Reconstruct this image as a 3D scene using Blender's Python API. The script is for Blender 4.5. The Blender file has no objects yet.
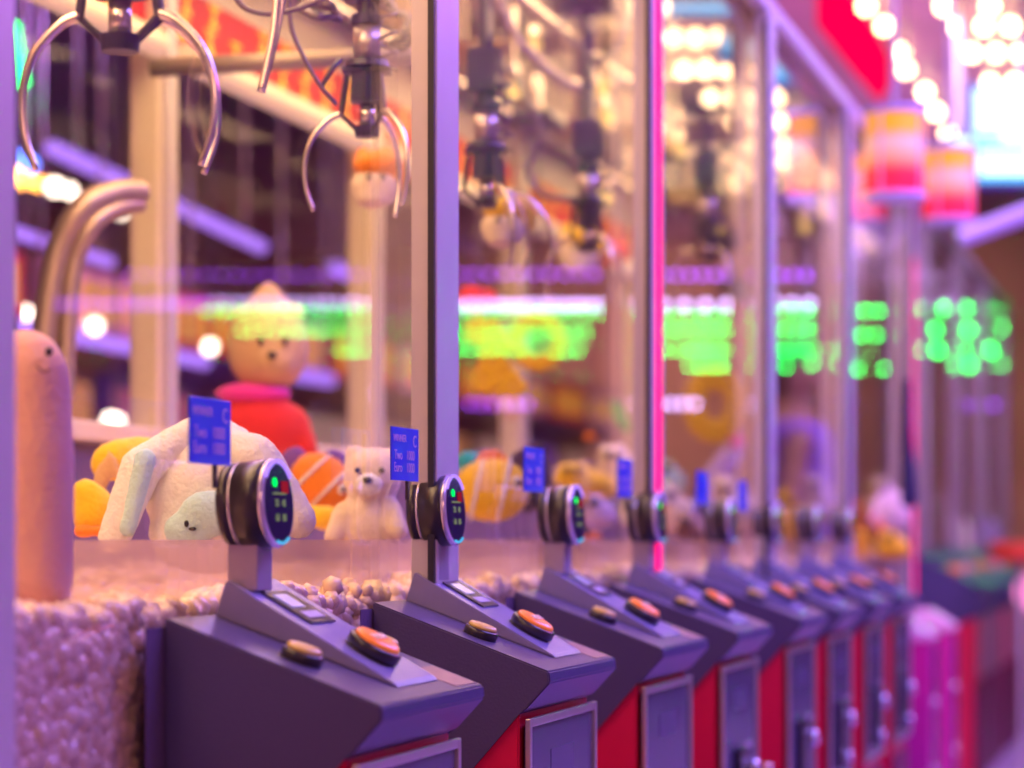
import bpy, bmesh, math, random
from mathutils import Vector, Matrix, Euler, noise
random.seed(7)
S = bpy.context.scene
COL = S.collection
PI = math.pi

# ------------------------------------------------------------------ camera, exposure, world, big lights
F = 2500.0                         # focal length in pixels (1024 wide frame)
TH = math.atan(688 / F)            # the row of machines vanishes 688 px right of the middle
CS, SN = math.cos(TH), math.sin(TH)
CAMZ = 1.05
cam = bpy.data.cameras.new('camera'); camo = bpy.data.objects.new('camera', cam); COL.objects.link(camo)
camo.location = (0, 0, CAMZ); camo.rotation_euler = (PI / 2, 0, TH)
cam.sensor_width = 36; cam.lens = F / 1024 * 36; cam.shift_y = 154 / 1024
cam.clip_start = 0.05; cam.clip_end = 100
cam.dof.use_dof = True; cam.dof.focus_distance = 2.8; cam.dof.aperture_fstop = 3.1
S.camera = camo
S.view_settings.view_transform = 'Standard'; S.view_settings.look = 'None'
S.view_settings.exposure = 0.08; S.view_settings.gamma = 1; S.view_settings.use_curve_mapping = False
cy = S.cycles
cy.use_denoising = True; cy.max_bounces = 8; cy.diffuse_bounces = 3; cy.glossy_bounces = 4
cy.transmission_bounces = 6; cy.transparent_max_bounces = 40
cy.caustics_reflective = False; cy.caustics_refractive = False; cy.sample_clamp_indirect = 25
cy.use_adaptive_sampling = False

w = bpy.data.worlds.new('world'); S.world = w; w.use_nodes = True
w.node_tree.nodes['Background'].inputs[0].default_value = (.42, .20, .62, 1)
w.node_tree.nodes['Background'].inputs[1].default_value = .10


def area(name, loc, rot, size, sy, col, en, spread=None):
    l = bpy.data.lights.new(name, 'AREA'); l.shape = 'RECTANGLE'; l.size = size; l.size_y = sy
    l.color = col; l.energy = en
    if spread: l.spread = spread
    o = bpy.data.objects.new(name, l); COL.objects.link(o); o.location = loc; o.rotation_euler = rot
    return o


area('purple_ceiling_wash', (.9, 6.3, 3.6), (0, math.radians(12), 0), 1.4, 7.4, (.32, .23, 1), 470)
area('lilac_aisle_wash', (2.4, 2.6, 1.9), (0, math.radians(80), 0), 1.6, 4, (.55, .30, 1), 7)
area('warm_aisle_lamp', (1.0, -.7, 2.5), (math.radians(66), 0, math.radians(22)), 1.0, .8, (1, .47, .28), 27)
area('plum_ceiling_fill', (-1.3, 9, 2.75), (PI, 0, 0), .8, 10, (.9, .36, .9), 26)  # added fill above the cabinets, brightens the dark ceiling
area('warm_back_wall_fill', (-4.4, 19.8, 3.3), (math.radians(35), 0, 0), 2, .6, (1, .55, .38), 110)  # added light, only there to warm up the back wall
for yy in (11.5, 14.5):  # added spots that brighten the fronts of the wider far machines
    l = bpy.data.lights.new('far_machine_fill', 'SPOT'); l.energy = 160; l.color = (.70, .38, 1); l.spot_size = 1.9; l.shadow_soft_size = .06
    o = bpy.data.objects.new('far_machine_fill', l); COL.objects.link(o); o.location = (.4, yy - 1.5, 2.95); o.rotation_euler = (math.radians(25), math.radians(22), 0)
area('person_fill', (-1.2, 9.1, 2.95), (0, math.radians(-15), 0), .6, 1.2, (.85, .6, 1), 30)  # added light aimed at the person between the two cabinet blocks
area('pink_ceiling_wash', (1.7, 8.5, 3.62), (0, math.radians(30), 0), .8, 4, (1, .10, .45), 110)
area('warm_back_aisle_wash', (-3.1, 9, 3.3), (0, 0, 0), 1.2, 10, (1, .5, .36), 38)


# ------------------------------------------------------------------ pixel helpers (frame 1024x768)
def at(x, y, Z):
    """world point seen at pixel x,y at distance Z along the view axis"""
    u = (x - 512) / F; X = u * Z
    return Vector((X * CS - Z * SN, X * SN + Z * CS, CAMZ + (538 - y) * Z / F))


def onp(x, y, p):
    """world point seen at pixel x,y on the vertical plane X = -p"""
    Z = F * p / (CS * (1200 - x))
    return at(x, y, Z)


# ------------------------------------------------------------------ materials
MATS = {}


def mat(name, col, rough=.5, metal=0, emit=None, es=0, var=.06, bump=0, bscale=60, spec=.5, alpha=1, sheen=0, trans=0, nomis=False, sss=0):
    if name in MATS: return MATS[name]
    m = bpy.data.materials.new(name); m.use_nodes = True; nt = m.node_tree; b = nt.nodes['Principled BSDF']
    b.inputs['Roughness'].default_value = rough; b.inputs['Metallic'].default_value = metal
    b.inputs['Specular IOR Level'].default_value = spec
    tc = nt.nodes.new('ShaderNodeTexCoord')
    nz = nt.nodes.new('ShaderNodeTexNoise'); nz.inputs['Scale'].default_value = bscale; nz.inputs['Detail'].default_value = 3
    nt.links.new(tc.outputs['Object'], nz.inputs['Vector'])
    cr = nt.nodes.new('ShaderNodeMix'); cr.data_type = 'RGBA'
    cr.inputs['A'].default_value = (*[max(0, c * (1 - var)) for c in col], 1)
    cr.inputs['B'].default_value = (*[min(1, c * (1 + var)) for c in col], 1)
    nt.links.new(nz.outputs['Fac'], cr.inputs['Factor'])
    nt.links.new(cr.outputs['Result'], b.inputs['Base Color'])
    if bump:
        bp = nt.nodes.new('ShaderNodeBump'); bp.inputs['Strength'].default_value = bump; bp.inputs['Distance'].default_value = .004
        nt.links.new(nz.outputs['Fac'], bp.inputs['Height']); nt.links.new(bp.outputs['Normal'], b.inputs['Normal'])
    if emit:
        b.inputs['Emission Color'].default_value = (*emit, 1); b.inputs['Emission Strength'].default_value = es
    if sheen: b.inputs['Sheen Weight'].default_value = sheen
    if alpha < 1: b.inputs['Alpha'].default_value = alpha
    if trans: b.inputs['Transmission Weight'].default_value = trans
    if sss:
        b.inputs['Subsurface Weight'].default_value = sss; b.inputs['Subsurface Radius'].default_value = (.02, .012, .008)
    if nomis: m.cycles.emission_sampling = 'NONE'
    MATS[name] = m
    return m


def glass_mat(name, tint=(.97, .95, 1), f0=.045, haze=0, hazecol=(1, .85, .7), gain=1.0):
    m = bpy.data.materials.new(name); m.use_nodes = True; nt = m.node_tree; nt.nodes.clear()
    N = nt.nodes.new; L = nt.links.new
    out = N('ShaderNodeOutputMaterial'); g = N('ShaderNodeNewGeometry')
    dt = N('ShaderNodeVectorMath'); dt.operation = 'DOT_PRODUCT'
    L(g.outputs['Normal'], dt.inputs[0]); L(g.outputs['Incoming'], dt.inputs[1])
    ab = N('ShaderNodeMath'); ab.operation = 'ABSOLUTE'; L(dt.outputs['Value'], ab.inputs[0])
    om = N('ShaderNodeMath'); om.operation = 'SUBTRACT'; om.inputs[0].default_value = 1; L(ab.outputs[0], om.inputs[1])
    pw = N('ShaderNodeMath'); pw.operation = 'POWER'; pw.inputs[1].default_value = 5; L(om.outputs[0], pw.inputs[0])
    ma = N('ShaderNodeMath'); ma.operation = 'MULTIPLY_ADD'; ma.inputs[1].default_value = (1 - f0) * gain; ma.inputs[2].default_value = f0 * gain
    L(pw.outputs[0], ma.inputs[0])
    tr = N('ShaderNodeBsdfTransparent'); tr.inputs[0].default_value = (*tint, 1)
    gl = N('ShaderNodeBsdfGlossy'); gl.inputs['Roughness'].default_value = .01; gl.inputs['Color'].default_value = (1, 1, 1, 1)
    body = tr
    if haze:
        df = N('ShaderNodeBsdfDiffuse'); df.inputs[0].default_value = (*hazecol, 1)
        tl = N('ShaderNodeBsdfTranslucent'); tl.inputs[0].default_value = (*hazecol, 1)
        m1 = N('ShaderNodeMixShader'); L(df.outputs[0], m1.inputs[1]); L(tl.outputs[0], m1.inputs[2])
        m2 = N('ShaderNodeMixShader'); m2.inputs[0].default_value = haze; L(tr.outputs[0], m2.inputs[1]); L(m1.outputs[0], m2.inputs[2])
        body = m2
    mx = N('ShaderNodeMixShader'); L(ma.outputs[0], mx.inputs[0]); L(body.outputs[0], mx.inputs[1]); L(gl.outputs[0], mx.inputs[2])
    L(mx.outputs[0], out.inputs['Surface'])
    MATS[name] = m
    return m


M_GLASS = glass_mat('clear_glass')
M_GLASSB = glass_mat('matt_clear_glass', gain=.12)
M_ACR = glass_mat('frosted_acrylic', haze=.46, hazecol=(1, .82, .58))
M_ALU = mat('brushed_aluminium', (.62, .55, .60), .38, .2, bscale=20)
M_ALUW = mat('cream_painted_frame', (.86, .74, .55), .45, .0)
M_GASK = mat('black_gasket', (.02, .015, .03), .5)
M_BLK = mat('black_plastic', (.03, .022, .034), .28)
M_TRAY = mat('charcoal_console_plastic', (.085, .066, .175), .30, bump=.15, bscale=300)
M_WEDGE = mat('charcoal_console_painted_sheen', (.26, .23, .50), .2)  # lavender sheen of reflected light put into the base colour
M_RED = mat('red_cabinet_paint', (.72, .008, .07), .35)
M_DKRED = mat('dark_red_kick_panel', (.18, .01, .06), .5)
M_FRAME = mat('steel_door_frame', (.62, .55, .52), .3, .7)
M_PANEL = mat('smoked_coin_door', (.085, .07, .14), .18)
M_STEEL = mat('chrome_steel', (.82, .74, .70), .22, .9)
M_SILVER = mat('silver_ring', (.75, .68, .78), .25, .7)
M_BRACK = mat('grey_bracket', (.42, .34, .46), .35, .3)
M_GOLD = mat('yellow_button_cap', (.72, .50, .16), .3)
M_ORANGE = mat('orange_button_cap', (.95, .22, .03), .3, emit=(1, .25, .05), es=.25)
M_WHITE = mat('white_print', (.9, .86, .92), .5)
M_SIGN = mat('blue_sign_plastic', (.025, .035, .55), .4, emit=(.03, .04, .6), es=.12)
M_SIGNTXT = mat('lilac_print', (.62, .40, .75), .5)
M_FLOOR = mat('violet_carpet', (.42, .28, .52), .6, bscale=9, var=.4)
M_CEIL = mat('plum_ceiling', (.42, .24, .44), .7, bscale=3, var=.25)
M_WALL = mat('maroon_wall', (.46, .26, .24), .7, bscale=2, var=.3)
M_STONE = mat('clear_plastic_stones', (.95, .68, .52), .25, bscale=40, var=.1, sss=.0, spec=.6)
M_CREAM = mat('cream_enamel', (.88, .76, .55), .35)
M_MIRROR = mat('bronze_mirror_panel', (.28, .20, .11), .25, .6, bump=.5, bscale=6, var=.3)
M_SHELF = mat('violet_base_wall', (.16, .10, .22), .5)
M_CABLE = mat('grey_cable', (.16, .11, .15), .4)
M_MECH = mat('black_mechanism', (.045, .035, .075), .35)
M_SOL = mat('brass_silver_coil', (.62, .50, .50), .3, .6)


def emis(name, col, s, nomis=True):
    if name in MATS: return MATS[name]
    m = bpy.data.materials.new(name); m.use_nodes = True; nt = m.node_tree; nt.nodes.clear()
    e = nt.nodes.new('ShaderNodeEmission'); e.inputs[0].default_value = (*col, 1); e.inputs[1].default_value = s
    o = nt.nodes.new('ShaderNodeOutputMaterial'); nt.links.new(e.outputs[0], o.inputs[0])
    if nomis: m.cycles.emission_sampling = 'NONE'
    MATS[name] = m
    return m


E_PINK = emis('pink_led', (1, .0, .14), 2.0)
E_GREEN = emis('green_led', (.0, 1, .10), 20)
E_VIO = emis('violet_led', (.38, .06, 1), 7)
E_LAV = emis('lavender_led', (.62, .42, 1), 12)
E_TUBE = emis('lavender_tube', (.52, .25, 1), 1.5)
E_WARM = emis('warm_tube', (1, .78, .42), 2.2)
E_BULB = emis('warm_bulb', (1, .64, .32), 13)
E_SCR = emis('blue_white_screen', (.55, .78, 1), 2.5)
E_CYAN = emis('cyan_bar', (.02, .55, 1), 1.6)
E_GDOT = emis('green_indicator', (.0, 1, .12), 1.6)
E_DIG = emis('yellow_digit', (.55, .60, .35), .32)
E_RDR = emis('red_mark', (.55, .02, .05), .5)
E_BRIM = emis('violet_rim_highlight', (.42, .22, 1), 1.3)
E_CRIM = emis('cyan_rim_light', (.1, .5, .9), .9)


# ------------------------------------------------------------------ mesh helpers
def obj(name, bm, m, parent=None, smooth=False):
    me = bpy.data.meshes.new(name)
    bmesh.ops.recalc_face_normals(bm, faces=bm.faces[:])
    bm.to_mesh(me); bm.free()
    if isinstance(m, (list, tuple)):
        for k in m: me.materials.append(k)
    else: me.materials.append(m)
    if smooth:
        for p in me.polygons: p.use_smooth = True
    o = bpy.data.objects.new(name, me); COL.objects.link(o)
    if parent: o.parent = parent
    return o


def tag(o, label=None, cat=None, group=None, kind=None):
    if label: o['label'] = label
    if cat: o['category'] = cat
    if group: o['group'] = group
    if kind: o['kind'] = kind
    return o


def empty(name, loc, label, cat, group=None, rz=0):
    o = bpy.data.objects.new(name, None); COL.objects.link(o); o.location = loc; o.rotation_euler = (0, 0, rz)
    o.empty_display_size = .05
    return tag(o, label, cat, group)


def copy_tree(o, parent=None):
    c = o.copy(); COL.objects.link(c)
    if parent: c.parent = parent
    for ch in list(o.children): copy_tree(ch, c)
    return c


def bx(bm, x0, x1, y0, y1, z0, z1, bev=0, mi=0):
    r = bmesh.ops.create_cube(bm, size=1)
    vs = r['verts']
    for v in vs:
        v.co = Vector(((x0 + x1) / 2 + v.co.x * (x1 - x0), (y0 + y1) / 2 + v.co.y * (y1 - y0), (z0 + z1) / 2 + v.co.z * (z1 - z0)))
    fs = set(f for v in vs for f in v.link_faces)
    for f in fs: f.material_index = mi
    if bev:
        es = list(set(e for v in vs for e in v.link_edges))
        bmesh.ops.bevel(bm, geom=es, offset=bev, segments=2, affect='EDGES', profile=.5)
    return bm


def box(x0, x1, y0, y1, z0, z1, bev=0):
    return bx(bmesh.new(), x0, x1, y0, y1, z0, z1, bev)


def prism(poly, y0, y1, bev=0, bm=None):
    """extrude an (x,z) polygon along y"""
    bm = bm or bmesh.new()
    a = [bm.verts.new((x, y0, z)) for x, z in poly]; b = [bm.verts.new((x, y1, z)) for x, z in poly]
    n = len(poly); fs = [bm.faces.new(a), bm.faces.new(b[::-1])]
    for i in range(n): fs.append(bm.faces.new((a[i], b[i], b[(i + 1) % n], a[(i + 1) % n])))
    if bev: bmesh.ops.bevel(bm, geom=list(set(e for f in fs for e in f.edges)), offset=bev, segments=2, affect='EDGES')
    return bm


def cyl(bm, p0, p1, r0, r1=None, n=24, caps=True):
    r1 = r0 if r1 is None else r1
    p0 = Vector(p0); p1 = Vector(p1); d = p1 - p0
    q = Vector((0, 0, 1)).rotation_difference(d.normalized()).to_matrix().to_4x4()
    bmesh.ops.create_cone(bm, cap_ends=caps, segments=n, radius1=r0, radius2=r1, depth=d.length,
                          matrix=Matrix.Translation((p0 + p1) / 2) @ q)
    return bm


def lathe(prof, p0, ax, n=40, bm=None, sx=1.0):
    """revolve (r, t) about the axis ax starting at p0"""
    bm = bm or bmesh.new(); ax = Vector(ax).normalized(); q = Vector((0, 0, 1)).rotation_difference(ax)
    rings = []
    for r, t in prof:
        rings.append([bm.verts.new(Vector(p0) + q @ Vector((r * sx * math.cos(2 * PI * i / n), r * math.sin(2 * PI * i / n), t))) for i in range(n)])
    for a, b in zip(rings, rings[1:]):
        for i in range(n): bm.faces.new((a[i], a[(i + 1) % n], b[(i + 1) % n], b[i]))
    bm.faces.new(rings[0][::-1]); bm.faces.new(rings[-1])
    return bm


def smooth_pts(pts, k=6):
    pts = [Vector(p) for p in pts]; out = []
    P = [2 * pts[0] - pts[1]] + pts + [2 * pts[-1] - pts[-2]]
    for i in range(1, len(P) - 2):
        for j in range(k):
            t = j / k
            a, b, c, d = P[i - 1], P[i], P[i + 1], P[i + 2]
            out.append(.5 * ((2 * b) + (c - a) * t + (2 * a - 5 * b + 4 * c - d) * t * t + (3 * b - a - 3 * c + d) * t ** 3))
    out.append(pts[-1])
    return out


def tube(pts, r, n=10, bm=None, k=6):
    bm = bm or bmesh.new()
    P = smooth_pts(pts, k) if k > 1 else [Vector(p) for p in pts]
    N = len(P); rings = []
    up = Vector((.13, .21, .97)).normalized()
    for i, p in enumerate(P):
        d = (P[min(i + 1, N - 1)] - P[max(i - 1, 0)]).normalized()
        u = d.cross(up)
        if u.length < 1e-3: u = d.cross(Vector((1, 0, 0)))
        u.normalize(); v = d.cross(u).normalized(); up = v
        rr = r(i / (N - 1)) if callable(r) else r
        up = -d.cross(u) if False else u.cross(d)
        rings.append([bm.verts.new(p + rr * (math.cos(2 * PI * j / n) * u + math.sin(2 * PI * j / n) * v)) for j in range(n)])
    for a, b in zip(rings, rings[1:]):
        for j in range(n): bm.faces.new((a[j], a[(j + 1) % n], b[(j + 1) % n], b[j]))
    bm.faces.new(rings[0][::-1]); bm.faces.new(rings[-1])
    return bm


def ell(bm, c, r, rot=(0, 0, 0), seg=20, mi=0):
    R = Euler(rot).to_matrix().to_4x4()
    if not hasattr(r, '__len__'): r = (r, r, r)
    res = bmesh.ops.create_uvsphere(bm, u_segments=seg, v_segments=max(8, seg // 2), radius=1,
                                    matrix=Matrix.Translation(Vector(c)) @ R @ Matrix.Diagonal((*r, 1)))
    for v in res['verts']:
        for f in v.link_faces: f.material_index = mi; f.smooth = True
    return bm


def blob(name, shapes, m, parent=None, vox=.006, fuzz=0, sm=6):
    """one continuous soft body out of ellipsoids (c, r[, rot]) and limbs (p0, p1, r0, r1)"""
    bm = bmesh.new()
    for s in shapes:
        if len(s) == 4 and not hasattr(s[2], '__len__'):
            p0, p1, r0, r1 = s; p0 = Vector(p0); p1 = Vector(p1)
            k = min(14, max(3, int((p1 - p0).length / max(.004, min(r0, r1) * .3))))
            for i in range(k + 1):
                ell(bm, p0.lerp(p1, i / k), r0 + (r1 - r0) * i / k, seg=14)
        else: ell(bm, *s)
    o = obj(name, bm, m, parent)
    md = o.modifiers.new('remesh', 'REMESH'); md.mode = 'VOXEL'; md.voxel_size = vox; md.use_smooth_shade = True
    ms = o.modifiers.new('smooth', 'SMOOTH'); ms.iterations = sm; ms.factor = .5
    if fuzz:
        tx = bpy.data.textures.new(name + '_fuzz', 'CLOUDS'); tx.noise_scale = .012
        dm = o.modifiers.new('fuzz', 'DISPLACE'); dm.texture = tx; dm.strength = fuzz; dm.texture_coords = 'LOCAL'
    dg = bpy.context.evaluated_depsgraph_get(); dg.update()
    me = bpy.data.meshes.new_from_object(o.evaluated_get(dg)); me.name = name
    o.modifiers.clear(); o.data = me
    for p in me.polygons: p.use_smooth = True
    return o


def text(name, body, size, loc, rot, m, parent=None, ext=.0003, align='CENTER', sx=1.0):
    c = bpy.data.curves.new(name, 'FONT'); c.body = body; c.size = size; c.extrude = ext
    c.align_x = align; c.align_y = 'CENTER'
    o = bpy.data.objects.new(name, c); COL.objects.link(o); c.materials.append(m)
    dg = bpy.context.evaluated_depsgraph_get(); dg.update()
    me = bpy.data.meshes.new_from_object(o.evaluated_get(dg)); me.name = name
    bpy.data.objects.remove(o)
    o = bpy.data.objects.new(name, me); COL.objects.link(o)
    if not me.materials: me.materials.append(m)
    o.location = loc; o.rotation_euler = rot; o.scale = (sx, 1, 1)
    if parent: o.parent = parent
    return o


FACE_AISLE = (PI / 2, 0, PI / 2)       # text lying on a +X face

# ------------------------------------------------------------------ room shell
tag(obj('floor', box(-9, 5, -1, 22, -.1, 0), M_FLOOR), kind='structure')
tag(obj('ceiling', box(-9, 5, -1, 22, 3.7, 3.8), M_CEIL), kind='structure')
tag(obj('wall_left', box(-9.1, -9, -1, 22, 0, 3.7), M_WALL), kind='structure')
tag(obj('wall_right', box(5, 5.1, -1, 22, 0, 3.7), M_WALL), kind='structure')
tag(obj('wall_back', box(-9, 5, 22, 22.1, 0, 3.7), M_WALL), kind='structure')
tag(obj('wall_front', box(-9, 5, -1.1, -1, 0, 3.7), M_WALL), kind='structure')

# ------------------------------------------------------------------ glass-fronted prize cabinets
GP = .930                            # glass plane
BP = 1.83                            # back plane
TOP = 2.176
posts = [.57, 1.775, 2.98, 4.21, 5.39, 6.65, 8.16]
PW = .095
POS = ['first claw machine cabinet cropped at the left edge, pink plush and white bunny inside',
       'glass claw machine cabinet with tall pink plush and drooping white bunny inside, nearest one',
       'glass claw machine cabinet between the lilac post and the pink lit post, clownfish plush inside',
       'glass claw machine cabinet right of the nearer pink lit post, yellow flower ring hanging inside',
       'glass claw machine cabinet whose top rail ends by the orange drum lanterns',
       'glass claw machine cabinet just before the farther pink lit post, low toys inside']
cab_bounds = list(zip(posts, posts[1:]))


def cabinet(y0, y1, idx, label, top=TOP, back=BP, pink=False, ledfrom=None, header=True, gp=GP):
    """y1 is the far post's outer edge"""
    L = y1 - y0; t = empty('claw_machine', (-gp, y0, 0), label, 'claw machine', 'glass claw machine cabinets in a row')
    D = back - gp
    b = box(-D, 0, .003, L - .003, 0.005, .80); obj('base_cabinet', b, M_RED, t)
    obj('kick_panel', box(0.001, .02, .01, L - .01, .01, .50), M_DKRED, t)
    obj('floor_tray', box(-D + .02, -.012, .005, L - .005, .801, .83 if gp == GP else .97), M_SHELF, t)
    # back lower wall with cream sill
    obj('back_wall', box(-D, -D + .03, .005, L - .005, .831, 1.21), M_SHELF, t)
    obj('sill', box(-D - .02, -D + .055, .005, L - .005, 1.212, 1.245, .004), M_CREAM, t)
    # front post with gasket
    pm = M_ALU
    fp = obj('front_post', box(.009, .042, L - PW, L - .001, .80, top, .002), pm, t)
    obj('gasket', box(.0325, .0405, L - PW - .007, L - PW - .0005, .80, top - .02), M_GASK, fp)
    if pink:
        zt = ledfrom or top - .06
        obj('led_strip', box(.0425, .0445, L - PW + .028, L - .030, .86, zt, .001), E_PINK, fp)
    bp = obj('back_post', box(-D - .01, -D + .045, L - PW, L - .001, 1.247, top, .003), M_ALUW, t)
    obj('back_post_channel', box(-D + .0455, -D + .055, L - PW + .02, L - .03, 1.247, top - .1), M_ALU, bp)
    # panes
    obj('front_pane', box(-.005, .001, .001, L - .001, .80, top - .01), M_GLASS, t)
    obj('back_pane', box(-D - .001, -D + .004, .001, L - PW - .001, 1.247, top - .3), M_GLASSB, t)
    # rails and lid
    obj('top_rail', box(.008, .04, .001, L - .001, top + .0005, top + .038, .004), M_ALU, t)
    lid = obj('lid', box(-D, .006, .001, L - .001, top + .001, top + .045), M_MIRROR if idx >= 2 else M_CREAM, t)
    if header:
        hd = obj('header_panel', box(-D - .02, -D + .02, .001, L - PW - .001, 2.066, top - .001), M_CREAM, t)
        mq = obj('marquee_strip', box(-D - .02, -D + .022, .001, L - PW - .001, 1.955, 2.065), mat('red_marquee', (.55, .008, .01), .6, emit=(.9, .03, .02), es=.35), t)
        n = max(3, int(L / .13)); bm = bmesh.new(); rr = random.Random(idx)
        for k in range(n):                         # yellow characters, two rows
            for row in (0, 1):
                yy = (.05 + k * .13) + row * .02
                if yy > L - PW - .06 or rr.random() < .15: continue
                z0 = 1.968 + row * .05
                bx(bm, -D + .0225, -D + .026, yy, yy + .035, z0, z0 + .010)
                bx(bm, -D + .0225, -D + .026, yy + .012, yy + .022, z0 + .0105, z0 + .036)
                bx(bm, -D + .0225, -D + .026, yy - .004, yy + .045, z0 + .0365, z0 + .042)
        obj('yellow_lettering', bm, mat('yellow_letters', (.95, .6, .02), .4, emit=(1, .6, .0), es=.55), mq)
        tb = bmesh.new(); cyl(tb, (-D + .05, .02, 1.925), (-D + .05, L - PW - .02, 1.925), .026, n=20)
        obj('light_tube', tb, mat('tube_diffuser', (.9, .78, .55), .35, emit=(1, .75, .40), es=.3), t)
    # clear divider standing along the prize floor
    if gp == GP: obj('acrylic_divider', box(-.105, -.100, .003, L - .003, .831, 1.048), M_ACR, t)
    # gantry: two long rails, cross bar
    g = bmesh.new()
    cyl(g, (-.36, .002, top - .06), (-.36, L - .002, top - .06), .009, n=10)
    obj('gantry_rail', g, M_STEEL, t)
    g = bmesh.new(); cyl(g, (-D + .16, .002, top - .06), (-D + .16, L - .002, top - .06), .009, n=10)
    obj('gantry_rail', g, M_STEEL, t)
    return t


cabs = []
for i, (a, b) in enumerate(cab_bounds):
    cabs.append(cabinet(a, b, i, POS[i], pink=(i in (2, 5)), ledfrom=(1.95 if i == 5 else None)))
# lower-lying second block farther down the row
posts2 = [10.2, 11.8, 13.4, 15.0, 16.7]
GP2 = 1.25
POS2 = ['glass cabinet immediately beyond the farther pink lit post', 'second glass cabinet beyond the farther pink lit post',
        'third glass cabinet beyond the farther pink lit post', 'last glass cabinet of the row, where the lilac top rail ends']
for i, (a, b) in enumerate(zip(posts2, posts2[1:])):
    cabinet(a, b, 10 + i, POS2[i], top=2.55, back=1.82, header=False, gp=GP2)

# warm lamps inside each cabinet
for i, (a, b) in enumerate(cab_bounds):
    area('cabinet_lamp', (-1.36, (a + b) / 2, TOP - .02), (0, 0, 0), .6, 1.0, (1, .64, .28), 21 if i < 2 else 16)
for i, (a, b) in enumerate(zip(posts2, posts2[1:])):
    area('cabinet_lamp', (-1.55, (a + b) / 2, 2.53), (0, 0, 0), .3, .9, (.75, .40, 1), 5)

# cross bars inside
for (x0, y0, x1, y1, Z, nm) in [(150, 68, 412, 55, 4.2, 'a'), ]:
    bm = bmesh.new(); cyl(bm, at(x0, y0, Z), at(x1, y1, Z), .016, n=14)
    o = obj('cross_bar', bm, mat('bronze_bar', (.34, .27, .22), .4, .4), None, True); tag(o, 'grey round cross bar spanning below the red and yellow marquee', 'metal bar')
bm = tube([at(44, 400, 4.0), at(46, 330, 4.0), at(60, 250, 4.0), at(84, 208, 4.0), at(112, 194, 4.05), at(140, 192, 4.1)], .022, 14)
tube([at(66, 400, 4.0), at(68, 330, 4.0), at(76, 262, 4.0), at(94, 224, 4.0), at(118, 208, 4.05), at(140, 205, 4.1)], .014, 14, bm)
tag(obj('bent_tube', bm, mat('dull_steel', (.50, .38, .33), .42, .7), None, True), 'curved shiny metal tube arching behind the pink plush', 'metal tube')

# ------------------------------------------------------------------ stones heap
def stones():
    base = []
    for q in range(5):
        bm = bmesh.new(); bmesh.ops.create_icosphere(bm, subdivisions=1, radius=1)
        for v in bm.verts:
            v.co *= 1 + .28 * noise.noise(v.co * 1.7 + Vector((q * 9, 0, 0)))
            v.co.z *= .8
        bm.verts.index_update()
        base.append(([v.co.copy() for v in bm.verts], [[v.index for v in f.verts] for f in bm.faces])); bm.free()
    V = []; Fc = []
    def add(c, r):
        vs, fs = random.choice(base); R = Euler([random.random() * 6.28 for _ in range(3)]).to_matrix()
        k = len(V); V.extend([Vector(c) + R @ (v * r) for v in vs]); Fc.extend([[i + k for i in f] for f in fs])
    def H(x, y):
        p = -x
        edge = .987 + .018 * noise.noise(Vector((x * 6, y * 5, 1))) + .012 * noise.noise(Vector((x * 20, y * 17, 5)))
        return edge + .0 * p
    for y0, y1, n, rr in [(1.3, 3.4, 2600, .016), (3.4, 8.1, 3600, .019)]:
        for _ in range(n):
            x = -random.uniform(.968, 1.79); y = random.uniform(y0, y1)
            if -GP - .105 - rr < x < -GP - .100 + rr: continue
            add((x, y, H(x, y) - rr * random.uniform(.2, 1.1)), rr * random.uniform(.7, 1.35))
    for _ in range(3200):                      # the layer pressed to the front glass
        y = random.uniform(1.7, 2.4); z = random.uniform(.835, H(-.94, y)); add((-.962 - random.uniform(0, .012), y, z), random.uniform(.012, .019))
    for _ in range(2200):
        y = random.uniform(2.4, 6.0); z = random.uniform(.88, H(-.94, y)); add((-.964 - random.uniform(0, .012), y, z), random.uniform(.010, .015))
    # bed underneath
    k = len(V); nx, ny = 6, 80
    for i in range(nx):
        for j in range(ny):
            x = -.97 - (1.79 - .97) * i / (nx - 1); y = 1.0 + 7.1 * j / (ny - 1); V.append(Vector((x, y, H(x, y) - .014)))
    for i in range(nx - 1):
        for j in range(ny - 1): Fc.append([k + i * ny + j, k + (i + 1) * ny + j, k + (i + 1) * ny + j + 1, k + i * ny + j + 1])
    k = len(V)
    for j in range(ny):
        y = 1.0 + 7.1 * j / (ny - 1); V.append(Vector((-.97, y, H(-.97, y) - .014))); V.append(Vector((-.97, y, .832)))
    for j in range(ny - 1): Fc.append([k + 2 * j, k + 2 * j + 1, k + 2 * j + 3, k + 2 * j + 2])
    me = bpy.data.meshes.new('plastic_stones'); me.from_pydata(V, [], Fc); me.update()
    for p in me.polygons: p.use_smooth = True
    me.materials.append(M_STONE)
    o = bpy.data.objects.new('plastic_stones', me); COL.objects.link(o)
    tag(o, 'loose pale plastic stones heaped over the prize floor behind the glass', 'plastic stones', kind='stuff')


stones()

# ------------------------------------------------------------------ control pedestals (origin on the floor at the glass plane, local x = toward the player)
TZ = lambda p: .976 - (.936 - p) * .078 / .221          # tray top height at plane p
LX = lambda p: GP - p


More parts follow.
